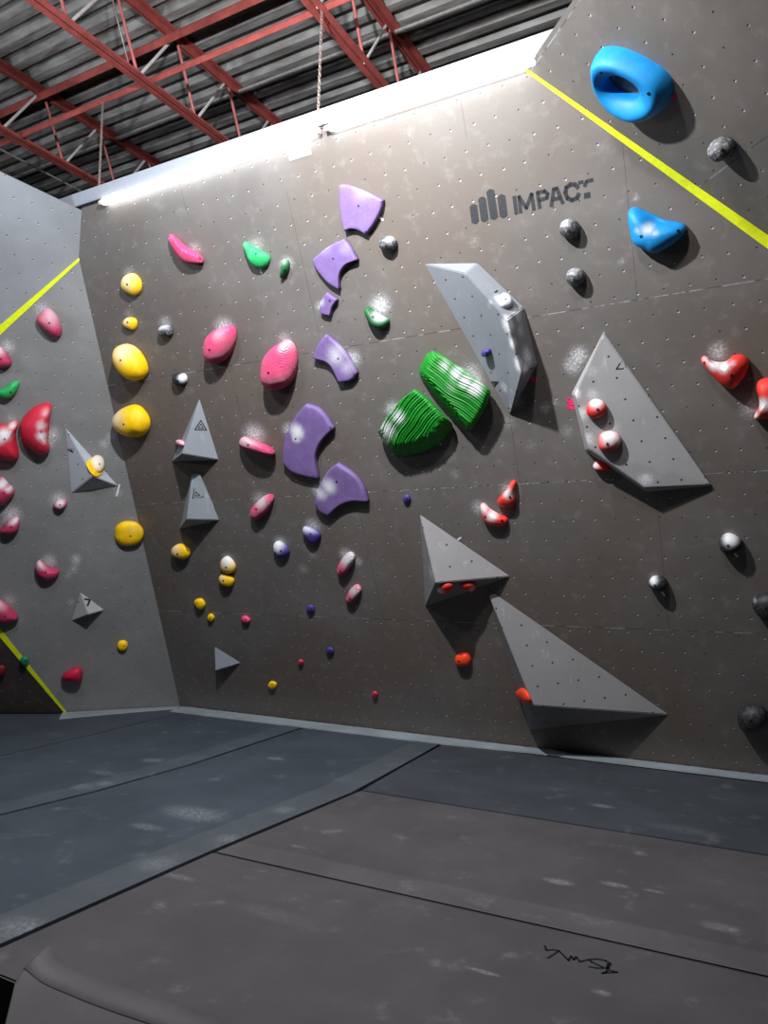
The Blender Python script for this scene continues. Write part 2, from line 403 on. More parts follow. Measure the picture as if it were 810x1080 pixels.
# yellow
hd_(YG, 'topmost yellow hold, mid-sized and egg-shaped, near the left corner', 'M', C1, [(520,235),(535,205),(570,197),(597,225),(600,265),(580,290),(550,280),(525,260)], .085, 'yellow', bolts=[(543,243)], chalk=[(545,225,45,.55)])
hd_(YG, 'small yellow hold above the largest elongated yellow hold', 'M', C1, [(527,400),(545,384),(575,388),(584,410),(575,435),(550,430),(530,418)], .06, 'yellow', bolts=[(545,405)], chalk=[(545,398,25,.5)])
hd_(YG, 'large elongated yellow hold tilting down to the right', 'M', C1, [(493,530),(505,505),(540,500),(580,525),(612,575),(620,620),(600,648),(570,652),(530,620),(500,570)], .19, 'yellow', n=36, bolts=[(515,567)], chalk=[(525,530,50,.55)])
hd_(YG, 'large rounded yellow hold with a notch, touching the corner of the walls', 'M', C6, [(490,190),(495,150),(530,120),(575,112),(610,140),(630,180),(625,220),(600,245),(560,245),(520,225)], .18, 'yellow', n=36, bolts=[(528,192)], chalk=[(510,165,48,.6)], dents=[(583,240,16,.15)])
hd_(YG, 'large round yellow disc hold low on the left wall by the corner', 'L', C6, [(488,660),(495,630),(530,610),(580,615),(608,650),(600,690),(570,712),(520,715),(490,690)], .10, 'yellow', prof='low', n=36, bolts=[(558,670)], peak=(560,660), chalk=[(570,640,40,.3)])
hd_(YG, 'small yellow button hold alone on the lower left wall', 'L', C11, [(500,410),(510,390),(535,388),(547,405),(535,428),(510,428)], .05, 'yellow', bolts=[(530,410)])
hd_(YG, 'pear-shaped yellow hold below the lower of the two stacked pyramids', 'M', C12, [(85,90),(95,65),(125,57),(155,75),(162,100),(145,118),(105,112)], .08, 'yellow', bolts=[(110,98)], chalk=[(105,80,28,.55)])
hd_(YG, 'chalk-dusted yellow hold, upper one of a close pair', 'M', C12, [(295,150),(300,120),(325,110),(355,145),(350,175),(325,180),(305,170)], .07, 'yellow', bolts=[(318,155)], chalk=[(318,125,35,.9)])
hd_(YG, 'yellow hold directly beneath its chalk-dusted twin', 'M', C12, [(288,200),(300,185),(330,188),(350,210),(340,235),(310,232),(295,222)], .065, 'yellow', bolts=[(305,212)], chalk=[(302,198,22,.5)])
hd_(YG, 'small yellow oval hold, upper left of a tiny pair low on the wall', 'M', C12, [(183,300),(195,290),(215,292),(228,315),(215,335),(195,328)], .05, 'yellow', bolts=[(192,308)])
hd_(YG, 'tiny yellow foothold just right below the small yellow oval', 'M', C12, [(238,370),(245,355),(260,357),(267,372),(258,386),(245,382)], .035, 'yellow', bolts=[(250,372)])
hd_(YG, 'lowest yellow foothold, close above the grey mat edge', 'M', C12, [(497,655),(510,642),(532,650),(530,668),(512,675),(500,668)], .035, 'yellow', bolts=[(515,655)])
# pinks
hd_(PG, 'slim pink crescent hold at the top left of the main wall', 'M', C2, [(65,285),(76,268),(98,285),(140,325),(190,350),(215,385),(190,398),(150,396),(115,375),(85,335)], .11, 'pink', peak=(130,352), bolts=[(205,375)], top=.35)
hd_(PG, 'ribbed pink egg hold, left of the two big eggs', 'M', PX, [(217,366),(220,354),(231,346),(243,344),(247,352),(244,367),(237,379),(226,384),(218,379)], .17, 'pink', n=36, bolts=[(221,369)], chalk=[(233,352,9,.5)])
hd_(PG, 'largest ribbed pink egg hold with a white chalked tip', 'M', PX, [(277,390),(281,374),(294,362),(305,360),(311,374),(310,392),(304,406),(290,412),(279,406)], .19, 'pink', n=36, bolts=[(283,393)], chalk=[(300,364,9,.6)])
hd_(PG, 'flat ribbed pink hold with a thick chalk top beside the big purple crescent', 'M', C7, [(365,350),(385,330),(430,345),(480,365),(515,390),(510,412),(470,410),(410,390),(370,370)], .14, 'pink', n=32, peak=(440,375), bolts=[(412,362)], top=.9)
hd_(PG, 'ribbed pink oval hold leaning right, under the flat chalked pink one', 'M', C7, [(422,650),(435,620),(480,580),(515,575),(515,605),(490,650),(450,682),(430,675)], .09, 'pink', bolts=[(446,635)], chalk=[(470,600,35,.8)])
hd_(PG, 'small chalky pink oblong hold, upper of two in the lower middle', 'M', C13, [(225,165),(245,120),(275,90),(300,105),(290,140),(260,185),(235,192)], .07, 'pink', bolts=[(240,172)], chalk=[(275,115,45,.95)])
hd_(PG, 'small pink wedge hold, lower of two in the lower middle', 'M', C13, [(262,290),(280,250),(310,228),(328,250),(310,285),(285,310),(268,305)], .06, 'pink', bolts=[(280,288)], chalk=[(300,255,34,.75)])
hd_(PG, 'tiny pink angular foothold right of the tiny yellow foothold', 'M', C12, [(383,370),(400,362),(420,378),(415,390),(395,390)], .04, 'pinkplain', bolts=[(402,378)])
hd_(PG, 'tiny round pink foothold beside the tiny violet one low on the wall', 'M', C12, [(625,558),(635,548),(648,558),(642,572),(630,570)], .03, 'raspberry', bolts=[(636,560)], top=.4)
hd_(PG, 'lowest pink foothold, a tiny dot above the mat', 'M', C13, [(373,695),(383,685),(398,692),(395,708),(380,710)], .03, 'raspberry', bolts=[(386,698)], top=.3)
# greens
hd_(GG, 'mint green teardrop hold with a dark crack, high on the main wall', 'M', C2, [(392,312),(405,303),(420,318),(470,345),(500,362),(498,395),(475,418),(440,412),(415,380)], .08, 'mint', bolts=[(445,355)], top=.35, dents=[(430,345,14,.3)])
hd_(GG, 'small dark green sliver hold with a chalk halo beside the teardrop', 'M', C2, [(555,430),(560,390),(575,375),(588,400),(582,430),(560,460),(550,455)], .06, 'leaf', bolts=[(568,425)], top=.6)
hd_(GG, 'dark green bowl hold heaped with chalk beneath the purple holds', 'M', C3, [(260,595),(275,580),(300,600),(340,625),(365,640),(345,672),(310,675),(280,645)], .09, 'leaf', bolts=[(297,625)], chalk=[(325,612,34,.8)], dents=[(330,622,24,.35)])
hd_(GG, 'big carved green block hold, the upper one with a chalk-white crest', 'M', C9, [(290,130),(335,150),(390,188),(455,230),(530,292),(541,315),(515,378),(480,440),(462,467),(440,465),(400,422),(340,350),(280,282),(246,238),(243,205),(265,155)], .16, 'green', prof='rock', n=300, loop=sharp_loop, peak=(415,280), bolts=[], chalk=[(420,212,32,.8),(500,275,36,1.0),(370,180,30,.6),(400,270,40,.35),(460,245,34,.85)], ridge=(250,215,500,400,.02,.011), sil=.25)
hd_(GG, 'carved green fan block hold, lower left of the two green blocks', 'M', C9, [(250,318),(300,355),(350,408),(391,452),(370,490),(320,535),(260,565),(190,580),(150,582),(112,548),(85,505),(110,462),(150,408),(200,355)], .16, 'green', prof='rock', n=300, loop=sharp_loop, peak=(208,412), bolts=[], chalk=[(130,450,40,.8),(175,395,35,.8),(110,500,28,.8)], ridge=(250,330,120,520,.02,.011), sil=.25)
# purple
hd_(VG, 'topmost purple plate hold, a tapered shield with a scooped lower edge', 'M', C3, [(162,62),(195,60),(270,90),(345,125),(335,170),(305,228),(272,272),(235,252),(205,249),(180,258),(168,200),(161,130)], .048, 'purple', prof='slab', n=60, loop=sharp_loop, bolts=[(235,150),(265,262)], chalk=[(260,85,70,.35)])
hd_(VG, 'second purple plate hold from the top, a fan scooped on its lower right', 'M', C3, [(45,380),(110,325),(180,290),(205,325),(235,380),(190,398),(160,440),(157,508),(110,478),(65,425)], .048, 'purple', prof='slab', n=60, loop=sharp_loop, bolts=[(127,375),(158,500)], chalk=[(180,335,40,.35),(100,340,40,.3)])
hd_(VG, 'smallest purple curved plate hold below the two upper shields', 'M', C3, [(75,600),(80,560),(105,520),(148,550),(128,580),(118,618),(90,612)], .042, 'purple', prof='slab', n=40, loop=sharp_loop, bolts=[(112,555)], chalk=[(80,560,22,.5)])
hd_(VG, 'purple arc plate hold curving down right with chalk beside its back', 'M', C8, [(222,90),(255,115),(290,150),(325,200),(355,255),(330,285),(280,295),(262,255),(240,220),(210,200),(168,190),(190,135)], .05, 'purple', prof='slab', n=60, loop=sharp_loop, bolts=[(270,195),(225,105)], chalk=[(265,180,50,.6),(310,230,40,.5)])
hd_(VG, 'largest purple crescent plate hold with a chalk patch on its left', 'M', C8, [(138,387),(190,405),(225,442),(255,490),(215,530),(188,575),(178,625),(188,705),(130,695),(75,675),(40,640),(42,570),(62,500),(100,430)], .055, 'purple', prof='slab', n=70, loop=sharp_loop, bolts=[(88,538),(237,490)], chalk=[(100,505,32,1.0),(95,535,18,.9)])
hd_(VG, 'lowest purple fan plate hold, chalked along its upper left edge', 'M', PX, [(357,488),(375,500),(384,513),(389,528),(374,527),(360,532),(347,543),(338,538),(333,530),(339,511),(347,496)], .055, 'purple', prof='slab', n=60, loop=sharp_loop, bolts=[(355,508)], chalk=[(348,512,9,.8),(340,520,8,.7)])
hd_(VG, 'tiny violet foothold alone in the dark middle of the wall', 'M', PX, [(425,526),(427,522),(431,522),(433,526),(431,530),(427,530)], .03, 'violet', bolts=[(429,526)])
hd_(VG, 'chalk-covered violet hold, right one of a pair under the purple fan', 'M', C7, [(645,735),(650,710),(680,715),(715,735),(720,755),(700,785),(680,780),(660,760)], .06, 'violet', bolts=[(678,742)], top=.9)
hd_(VG, 'chalk-covered violet hold, left one of a pair under the purple fan', 'M', C12, [(520,75),(525,50),(545,45),(575,65),(588,90),(570,112),(545,112),(525,90)], .06, 'violet', bolts=[(552,85)], chalk=[(535,62,30,.95)])
hd_(VG, 'small dark violet button low on the wall under the chalky violet pair', 'M', C12, [(660,330),(670,315),(690,320),(695,340),(680,348),(665,342)], .035, 'violet', bolts=[(680,332)])
hd_(VG, 'tiny violet foothold with a white tag, lowest violet one', 'M', C12, [(745,512),(752,497),(770,500),(778,515),(765,525),(750,525)], .03, 'violet', bolts=[(760,512)])
# grey and black
hd_(KG, 'small grey button with chalked top, left side under the small yellow hold', 'M', C1, [(677,440),(690,420),(720,418),(735,440),(730,462),(705,466),(685,458)], .075, 'stone', bolts=[(706,452)], top=.9)
hd_(KG, 'small black and white button above the upper grey pyramid', 'M', C1, [(738,640),(750,622),(785,625),(797,650),(785,675),(755,672)], .075, 'black', bolts=[(760,655)], chalk=[(782,642,17,1)])
hd_(KG, 'speckled grey round hold right of the purple shields', 'M', C3, [(325,310),(335,285),(365,278),(393,295),(395,325),(375,345),(345,340),(328,328)], .085, 'stone', bolts=[(352,322)], chalk=[(370,290,22,.5)])
hd_(KG, 'speckled grey round hold just under the wordmark', 'M', C4, [(445,250),(455,220),(490,205),(520,220),(530,250),(515,285),(480,290),(455,275)], .09, 'stone', bolts=[(484,257)], chalk=[(470,220,25,.6)])
hd_(KG, 'pale speckled grey hold, second below the wordmark', 'M', C4, [(473,455),(485,425),(520,415),(548,430),(555,455),(540,485),(505,495),(480,475)], .09, 'stone', bolts=[(508,464)], top=.55)
hd_(KG, 'speckled grey hold on the steep upper right panel', 'R', C17, [(622,465),(640,445),(675,440),(700,460),(695,490),(660,505),(635,490)], .10, 'stone', bolts=[(665,475)], top=.45)
hd_(KG, 'black hold with a thick white chalk cap at the right', 'M', C16, [(450,140),(460,110),(490,95),(530,110),(555,135),(535,170),(490,185),(460,170)], .09, 'black', bolts=[(490,148)], chalk=[(500,115,40,1.0)])
hd_(KG, 'small round black hold chalked on its left cheek', 'M', C16, [(140,310),(160,285),(200,285),(225,310),(215,340),(180,345),(150,330)], .08, 'black', bolts=[(170,322)], chalk=[(160,297,24,1.0)])
hd_(KG, 'black hold cut by the right edge of the picture, under the chalk-capped one', 'M', C16, [(595,400),(615,370),(680,360),(720,400),(690,470),(650,475),(610,440)], .10, 'black', bolts=[(655,420)], chalk=[(605,392,12,.6)])
hd_(KG, 'big plain black dome hold low at the right near the mats', 'M', C16, [(530,890),(545,865),(600,850),(650,865),(664,905),(640,945),(580,962),(540,940)], .12, 'black', n=32, bolts=[(590,915)])
# blue
hd_(BG, 'big sky blue ring jug with an oval hole on the upper right panel', 'R', C17, [(258,200),(268,172),(300,163),(350,172),(420,205),(475,245),(495,290),(485,335),(450,370),(400,383),(350,365),(310,330),(275,270)], .12, 'blue', n=56, hole=[(292,265),(310,242),(345,240),(385,262),(405,290),(400,310),(360,312),(315,295)], bolts=[(282,230),(432,296)], sil=.4)
hd_(BG, 'sky blue scoop jug with a pale worn lip under the yellow tape', 'M', C18, [(288,170),(300,130),(340,120),(420,152),(540,208),(670,235),(700,262),(690,300),(640,350),(560,405),(480,438),(420,412),(340,372),(310,310)], .13, 'blue', n=56, peak=(440,330), bolts=[(380,333),(642,293)], chalk=[(430,280,55,.75),(360,290,35,.5),(480,310,40,.5)], dents=[(480,225,80,.22)])
# reds
hd_(RG, 'red saddle hold with a white chalked dip near the right edge', 'M', C19, [(90,290),(110,255),(150,260),(210,305),(310,315),(380,290),(420,245),(500,235),(560,260),(590,320),(560,420),(500,510),(440,575),(370,575),(290,530),(210,450),(140,370)], .12, 'red', n=48, bolts=[(410,450),(130,318)], chalk=[(230,340,75,1.0),(330,365,70,1.0),(140,280,60,.6),(420,320,50,.6)], sil=.2)
hd_(RG, 'red waisted hold cut by the right edge of the picture, chalked below', 'M', C19, [(665,590),(680,510),(740,485),(830,480),(900,560),(890,800),(830,880),(720,900),(650,900),(640,875),(690,780),(690,680)], .12, 'red', n=40, bolts=[(800,600)], chalk=[(740,740,90,1.0),(660,870,50,.8)], sil=.2)
hd_(RG, 'chalky red hold, upper of a pair above the left end of the dark volume', 'M', C14, [(485,110),(503,115),(500,160),(502,200),(480,222),(440,220),(422,200),(440,170),(465,145)], .07, 'red', n=32, bolts=[(477,180)], chalk=[(472,160,30,.8)])
hd_(RG, 'chalky red hold, lower left of a pair above the dark volume', 'M', C14, [(350,215),(365,207),(390,230),(430,255),(465,270),(460,298),(420,302),(385,295),(360,268)], .07, 'red', n=32, bolts=[(372,264),(443,280)], chalk=[(365,228,28,.8),(400,258,28,.9)])
hd_(RG, 'small red block foothold beneath the dark volume', 'M', C13, [(728,545),(745,525),(780,520),(797,545),(790,570),(755,575),(735,570)], .06, 'orange', bolts=[(745,557)])
# left wall
hd_(PG, 'dusty rose oblong hold under the yellow tape on the left wall', 'L', C20, [(390,275),(410,230),(480,155),(540,160),(610,240),(660,370),(650,440),(600,465),(530,430),(440,350)], 0.135, 'rose', n=36, bolts=[(525,310)], chalk=[(560,220,190,.5)])
hd_(PG, 'dusty pink hold cut by the picture edge, above the green wedge', 'L', C20, [(-70,620),(0,565),(60,620),(125,720),(100,770),(30,790),(-60,780)], 0.121, 'rose', bolts=[(10,695)], top=.9)
hd_(GG, 'green wedge hold on the left wall at the picture edge', 'L', C21, [(-30,130),(60,80),(150,20),(205,30),(190,110),(140,180),(70,215),(0,190)], 0.108, 'mint', bolts=[(115,138)], top=.3)
hd_(PG, 'large crimson half-moon hold with a chalked flat side on the left wall', 'L', C21, [(205,510),(230,430),(320,330),(430,270),(540,270),(530,420),(518,560),(510,680),(528,750),(480,800),(420,805),(320,740),(230,640)], 0.189, 'crimson', n=48, bolts=[(440,562)], peak=(400,560), chalk=[(450,480,70,.7),(450,590,70,.85),(490,350,70,.5),(480,650,50,.6)])
hd_(PG, 'large crimson flared hold with a pale chalked face, beside the half-moon', 'L', C21, [(-60,520),(60,480),(150,445),(195,470),(165,600),(200,800),(180,850),(110,868),(0,850),(-60,800)], 0.176, 'crimson', n=40, bolts=[(50,640)], chalk=[(60,580,80,1.0),(-10,620,80,1.0),(130,490,55,.8)])
hd_(PG, 'rose hold with a flat chalked top and dark underside at the picture edge', 'L', C22, [(-80,60),(0,120),(80,200),(155,285),(120,350),(60,410),(0,435),(-80,420)], 0.162, 'rose', bolts=[(40,300)], chalk=[(30,200,60,.95),(100,260,45,.8)])
hd_(PG, 'rose bowl hold with a heap of chalk, under the flat-topped rose hold', 'L', C22, [(0,700),(100,590),(190,560),(208,620),(190,700),(100,745),(20,730)], 0.121, 'rose', bolts=[(118,665)], top=1.0)
hd_(PG, 'small mauve hold ringed by chalk under the left grey pyramid', 'L', C22, [(565,440),(600,390),(660,375),(715,390),(705,440),(650,485),(600,475)], 0.081, 'rose', bolts=[(640,430)], chalk=[(640,410,70,.75)])
hd_(PG, 'rose half-bowl hold with chalk rim above the small left pyramid', 'L', C23, [(285,60),(310,10),(345,25),(400,68),(480,90),(460,140),(400,168),(340,155),(295,110)], 0.108, 'rose', bolts=[(370,105)], top=.95)
hd_(PG, 'rose hold with chalky back at the picture edge above the lower tape', 'L', C23, [(-60,330),(10,340),(90,400),(150,475),(120,495),(40,520),(-60,480)], 0.121, 'rose', bolts=[(40,463)], top=.9)
hd_(GG, 'small teal green ball hold sitting on the lower yellow tape', 'L', C23, [(165,820),(180,790),(220,785),(238,815),(225,850),(190,858)], .06, 'teal', prof='knob', bolts=[(210,825)])
hd_(PG, 'raspberry angular hold at the foot of the left wall', 'L', C23, [(495,975),(530,930),(620,888),(665,910),(665,970),(640,1010),(580,1015),(510,1000)], 0.135, 'raspberry', bolts=[(632,1000)], peak=(600,950))
hd_(PG, 'dark red hold in the shadow below the lower yellow tape', 'B', C23, [(-40,890),(10,862),(40,890),(30,940),(-40,960)], .06, 'maroon', bolts=[])

# ------------------------------------------------------------------ volumes
def volume(label, pl, crop, verts, faces, mat, bevel=.006, chalk=(), marks=(), group='grey plywood volumes', sub=0):
    p = FR[pl]; ox, oy, sc = crop
    W = [(*p.at(ox+x/sc, oy+y/sc, d), d) for x, y, d in verts]
    c = (sum(w[0] for w in W)/len(W), sum(w[1] for w in W)/len(W))
    bm = bmesh.new(); vs = [bm.verts.new((u-c[0], v-c[1], d)) for u, v, d in W]
    for f in faces: bm.faces.new([vs[i] for i in f])
    bmesh.ops.recalc_face_normals(bm, faces=bm.faces)
    bmesh.ops.triangulate(bm, faces=[f for f in bm.faces if len(f.verts) > 3])
    flat = [e for e in bm.edges if len(e.link_faces) == 2 and e.calc_face_angle(0) < .03]
    bvh = BVHTree.FromBMesh(bm)
    ed = [e for e in bm.edges if e not in flat]
    if bevel: bmesh.ops.bevel(bm, geom=ed, offset=bevel, segments=2, affect='EDGES', clamp_overlap=True)
    if chalk:
        bmesh.ops.subdivide_edges(bm, edges=bm.edges[:], cuts=5, use_grid_fill=True)
        bmesh.ops.subdivide_edges(bm, edges=[e for e in bm.edges if e.calc_length() > .04], cuts=2, use_grid_fill=True)
    for v in bm.verts: v.co.z = max(v.co.z, 0)
    lay = bm.verts.layers.float.new('chalk'); ch = []
    M = p.M(c[0], c[1], .0005); Mi = M.inverted(); lc = Mi @ CAM
    def hit(x, y):
        w = Mi @ p.W(ox+x/sc, oy+y/sc); return bvh.ray_cast(lc, (w-lc).normalized())
    for (x, y, r, s) in chalk:
        a, b = hit(x, y)[0], hit(x+r, y)[0]
        if a is None: continue
        R_ = min((b-a).length, r/sc*.012) if b is not None else r/sc*.008
        ch.append((a, R_, s))
    for v in bm.verts: v[lay] = max([s*math.exp(-((v.co-a).length/r)**2) for a, r, s in ch] or [0])
    o = mesh_obj('climbing_volume', bm, mat, None, M)
    tag(o, label, 'climbing volume', group)
    for pts, w in marks:                           # painted line marks on a face
        hs = [hit(x, y) for x, y in pts]
        if any(h_[0] is None for h_ in hs): continue
        n_ = hs[0][1]; b = bmesh.new()
        e1 = (hs[1][0]-hs[0][0]).normalized(); e2 = n_.cross(e1)
        Q = Matrix((( e1.x, e2.x, n_.x, hs[0][0].x), (e1.y, e2.y, n_.y, hs[0][0].y), (e1.z, e2.z, n_.z, hs[0][0].z), (0, 0, 0, 1)))
        Qi = Q.inverted(); l2 = [(Qi @ h_[0]).to_2d() for h_ in hs]
        for q in stroke(l2, w): add_prism(b, q, -.0005, .0012)
        b.transform(Q); k = mesh_obj('emblem', b, INK); k.parent = o

    return o, hit, M, p

def tri_mark(a, b, c, w=.009):                     # three interlocking strokes of the maker's triangle
    A, B, C = Vector(a), Vector(b), Vector(c); g = (A+B+C)/3
    o3 = []
    for P, Q in ((A, B), (B, C), (C, A)):
        o3.append(([tuple(P), tuple(Q)], w)); o3.append(([tuple(P.lerp(g, .55)), tuple(Q.lerp(g, .55))], w*.8))
    return o3

TET = [(0, 1, 3), (0, 3, 2), (1, 2, 3), (0, 2, 1)]
v1 = volume('upper of two stacked grey pyramid volumes, black triangle emblem on its face', 'M', C7, [(205,160,0),(288,425,0),(85,435,0),(130,399,.24)], TET, VOLD, marks=tri_mark((210,257),(184,296),(234,298)))
v2 = volume('lower stacked grey pyramid volume with a cut-off top and triangle emblem', 'M', C7, [(172,482,0),(207,482,0),(291,682,0),(118,722,0),(150,679,.2),(172,490,.03),(206,488,.03)], [(0,1,6,5),(1,2,4,6),(5,6,4),(0,5,4,3),(2,3,4),(3,2,1,0)], VOLD, marks=tri_mark((182,548),(176,588),(220,583)))
v3 = volume('smallest grey volume, a flat triangle low on the main wall', 'M', C12, [(268,491,0),(384,563,0),(290,592,0),(272,597,.10)], TET, VOLD)
v4 = volume('tall faceted grey volume with a bright top edge under the wordmark', 'M', C24,
    [(70,75,0),(400,70,0),(682,340,0),(764,690,0),(595,1006,0),(320,134,.15),(576,418,.28),(665,748,.25)],
    [(0,5,6,7,4),(0,1,5),(1,2,6,5),(2,3,7,6),(3,4,7),(4,3,2,1,0)], VOLG,
    chalk=[(590,440,35,1.0),(610,560,30,.9),(650,690,32,1.0),(470,320,25,.7),(640,380,40,.7),(660,480,40,.5),(700,640,40,.8),(560,830,30,.6),(545,300,45,.8),(690,720,30,.8)], marks=tri_mark((482,797),(500,828),(524,797), .007))
v5 = volume('large flat grey polygon volume carrying two chalked red holds', 'M', C10,
    [(232,74,0),(694,738,0),(412,766,0),(150,588,0),(91,345,0),(229,88,.04),(110,348,.13),(170,583,.15),(402,747,.10),(685,734,.025)],
    [(5,6,7,8,9),(0,4,6,5),(4,3,7,6),(3,2,8,7),(2,1,9,8),(1,0,5,9),(0,1,2,3,4)], VOLM,
    chalk=[(110,345,28,1.0),(135,430,40,.8),(160,540,40,.8),(180,250,45,.45),(180,345,35,.6),(270,490,50,.5),(410,710,40,.8),(470,685,40,.4),(330,620,50,.25)],
    marks=[([(283,240),(300,215)], .007), ([(283,240),(312,238)], .007), ([(312,238),(318,210)], .007), ([(318,210),(326,234)], .007), ([(306,208),(316,206)], .007)])
v6 = volume('wedge volume in the middle of the wall with a black underside hiding red holds', 'M', C14, [(92,250,0),(482,517,0),(115,648,0),(160,545,.30)], TET, VOLK, chalk=[(140,500,40,.5),(390,490,40,.3),(260,360,15,.6)])
v7 = volume('largest grey triangle volume, low right with an orange hold on its side', 'M', C15, [(45,105,0),(760,603,0),(215,662,0),(229,566,.32)], TET, VOLK)
v8 = volume('grey pyramid volume on the left wall with a yellow hold on top', 'L', C6, [(278,203,0),(506,455,0),(304,486,0),(396,413,.17)], TET, VOLL, marks=[([(290,300),(312,312)], .012), ([(312,312),(300,296)], .01)])
v9 = volume('small grey pyramid volume low on the left wall', 'L', C11, [(342,177,0),(448,256,0),(304,304,0),(378,275,.15)], TET, VOLN, marks=[([(362,210),(384,214)], .02), ([(384,214),(374,238)], .02)])

def on_volume(vol, group, label, crop, pts, d, mat, prof='dome', chalk=(), bolts=None, **k):
    """a hold bolted onto a volume: its own plane is the volume's face at that spot"""
    o, hit, M, p = vol; ox, oy, sc = crop
    cx = ox + sum(q[0] for q in pts)/len(pts)/sc; cy = oy + sum(q[1] for q in pts)/len(pts)/sc
    # sight line to the face in the volume's own frame
    _, _, _, _ = vol
    vb = BVHTree.FromPolygons([v.co[:] for v in o.data.vertices], [pl.vertices[:] for pl in o.data.polygons])
    Mi = M.inverted(); lc = Mi @ CAM; w = Mi @ p.W(cx, cy)
    h_, n_, _, _ = vb.ray_cast(lc, (w-lc).normalized())
    if h_ is None: print('MISS', label); return
    N = (M.to_3x3() @ n_).normalized(); O = M @ h_
    U = Vector((0, 0, 1)).cross(N); U = U if U.length > .1 else Vector((1, 0, 0))
    return hold('climbing_hold', 'climbing hold', group, label, None, crop, pts, d, mat, prof, chalk=chalk, bolts=bolts, plane=Plane(O, U, N), **k)
on_volume(v8, YG, 'flat yellow disc hold on the left pyramid, behind a cream cap', C6, [(370,365),(378,345),(392,340),(420,350),(440,385),(436,405),(412,417),(388,400)], .025, 'yellow', bolts=[])
on_volume(v8, YG, 'cream chalked cap hold sitting on the yellow disc of the left pyramid', C6, [(390,347),(402,328),(420,325),(436,340),(442,370),(434,394),(415,398),(398,378)], .075, 'yellow', chalk=[(415,350,50,.75)], bolts=[(425,362)])
on_volume(v4, VG, 'chalk-white violet hold on the bright top edge of the faceted volume', C24, [(525,290),(545,260),(580,268),(610,310),(600,340),(570,340),(540,325)], .05, 'lilac', chalk=[(550,290,60,1.0)], bolts=[(568,292)])
on_volume(v4, VG, 'small violet knob in the middle of the faceted volume', C24, [(430,620),(440,598),(470,595),(478,620),(465,640),(440,635)], .05, 'violet', prof='knob', bolts=[(453,620)])
on_volume(v5, RG, 'chalked red dome hold, upper one on the flat polygon volume', C10, [(155,420),(165,385),(195,368),(230,380),(243,410),(225,440),(190,452),(165,440)], .07, 'red', chalk=[(200,378,40,.9)], bolts=[(204,413)], n=30)
on_volume(v5, RG, 'pale chalked red dome hold, lower one on the flat polygon volume', C10, [(207,560),(215,520),(250,505),(290,515),(305,545),(285,580),(245,592),(215,585)], .07, 'red', chalk=[(255,530,48,.95),(295,545,30,.8)], bolts=[(246,560)], n=30)
on_volume(v7, RG, 'orange wedge hold on the side of the largest triangle volume', C15, [(165,515),(185,500),(205,520),(218,552),(205,560),(185,540)], .05, 'orange', bolts=[])
on_volume(v1, PG, 'pale pink nub on the left side of the upper pyramid', C7, [(110,350),(118,340),(132,344),(134,362),(118,366)], .05, 'pinkplain', chalk=[(120,352,30,.6)], bolts=[])
hd_(RG, 'red hold peeking out under the flat polygon volume', 'M', C10, [(183,655),(200,632),(235,640),(268,662),(240,674),(200,670)], .06, 'red', chalk=[(195,652,22,.8)], bolts=[])
on_volume(v6, RG, 'pale red hold on the black underside of the wedge, left of two', C14, [(165,580),(190,557),(232,552),(228,570),(195,588)], .05, 'red', chalk=[(175,578,22,.9)], bolts=[])
on_volume(v6, RG, 'red hold on the black underside of the wedge, right of two', C14, [(265,557),(300,548),(330,552),(328,575),(300,576)], .05, 'red', chalk=[(315,565,18,.8)], bolts=[])

# ------------------------------------------------------------------ tape tags
TAPE_W, TAPE_P = m_plain('white_tape', (228, 228, 230), .7), m_plain('pink_tape', (240, 50, 110), .7)
def tape(label, pl, strips, mat, w):
    p = FR[pl]; u0 = Vector(p.at(*strips[0][0])); b = bmesh.new()
    for s in strips:
        for q in stroke([Vector(p.at(*t))-u0 for t in s], w): add_prism(b, q, .0003, .0022)
    tag(mesh_obj('tape_tag', b, mat, None, p.M(u0.x, u0.y)), label, 'tape', 'tape tags on the walls')
tape('pink tape zigzag at the left tip of the flat polygon volume', 'M', [[(599,421),(605,423)],[(599,425),(606,427)],[(599,429),(606,431)],[(600,421),(599,430)],[(605,422),(606,431)]], TAPE_P, .018)
tape('pink tape tag at the right end of the blue ring jug', 'R', [[(705,103),(711,102)]], TAPE_P, .035)
tape('pink tape tag under the faceted volume', 'M', [[(560,398),(565,402)]], TAPE_P, .022)
for lab, a, b_ in (('white tape tag at the lower end of the upper green block', (505,432), (509,435)), ('white tape tag at the lower right of the green fan block', (461,464), (465,469)),
                   ('white tape tag at the right edge of the topmost purple shield', (400,229), (404,232)), ('white tape tag under the black chalk-capped hold', (774,583), (778,587)),
                   ('white tape tag under the small black hold', (698,624), (701,628)), ('white tape tag under the mint green teardrop', (274,283), (276,288)),
                   ('white tape tag beside the left pyramid tip', (123,523), (126,511)), ('white tape tag above the wedge volume', (483,569), (486,567))):
    tape(lab, 'M' if 'left pyramid' not in lab else 'L', [[a, b_]], TAPE_W, .013)

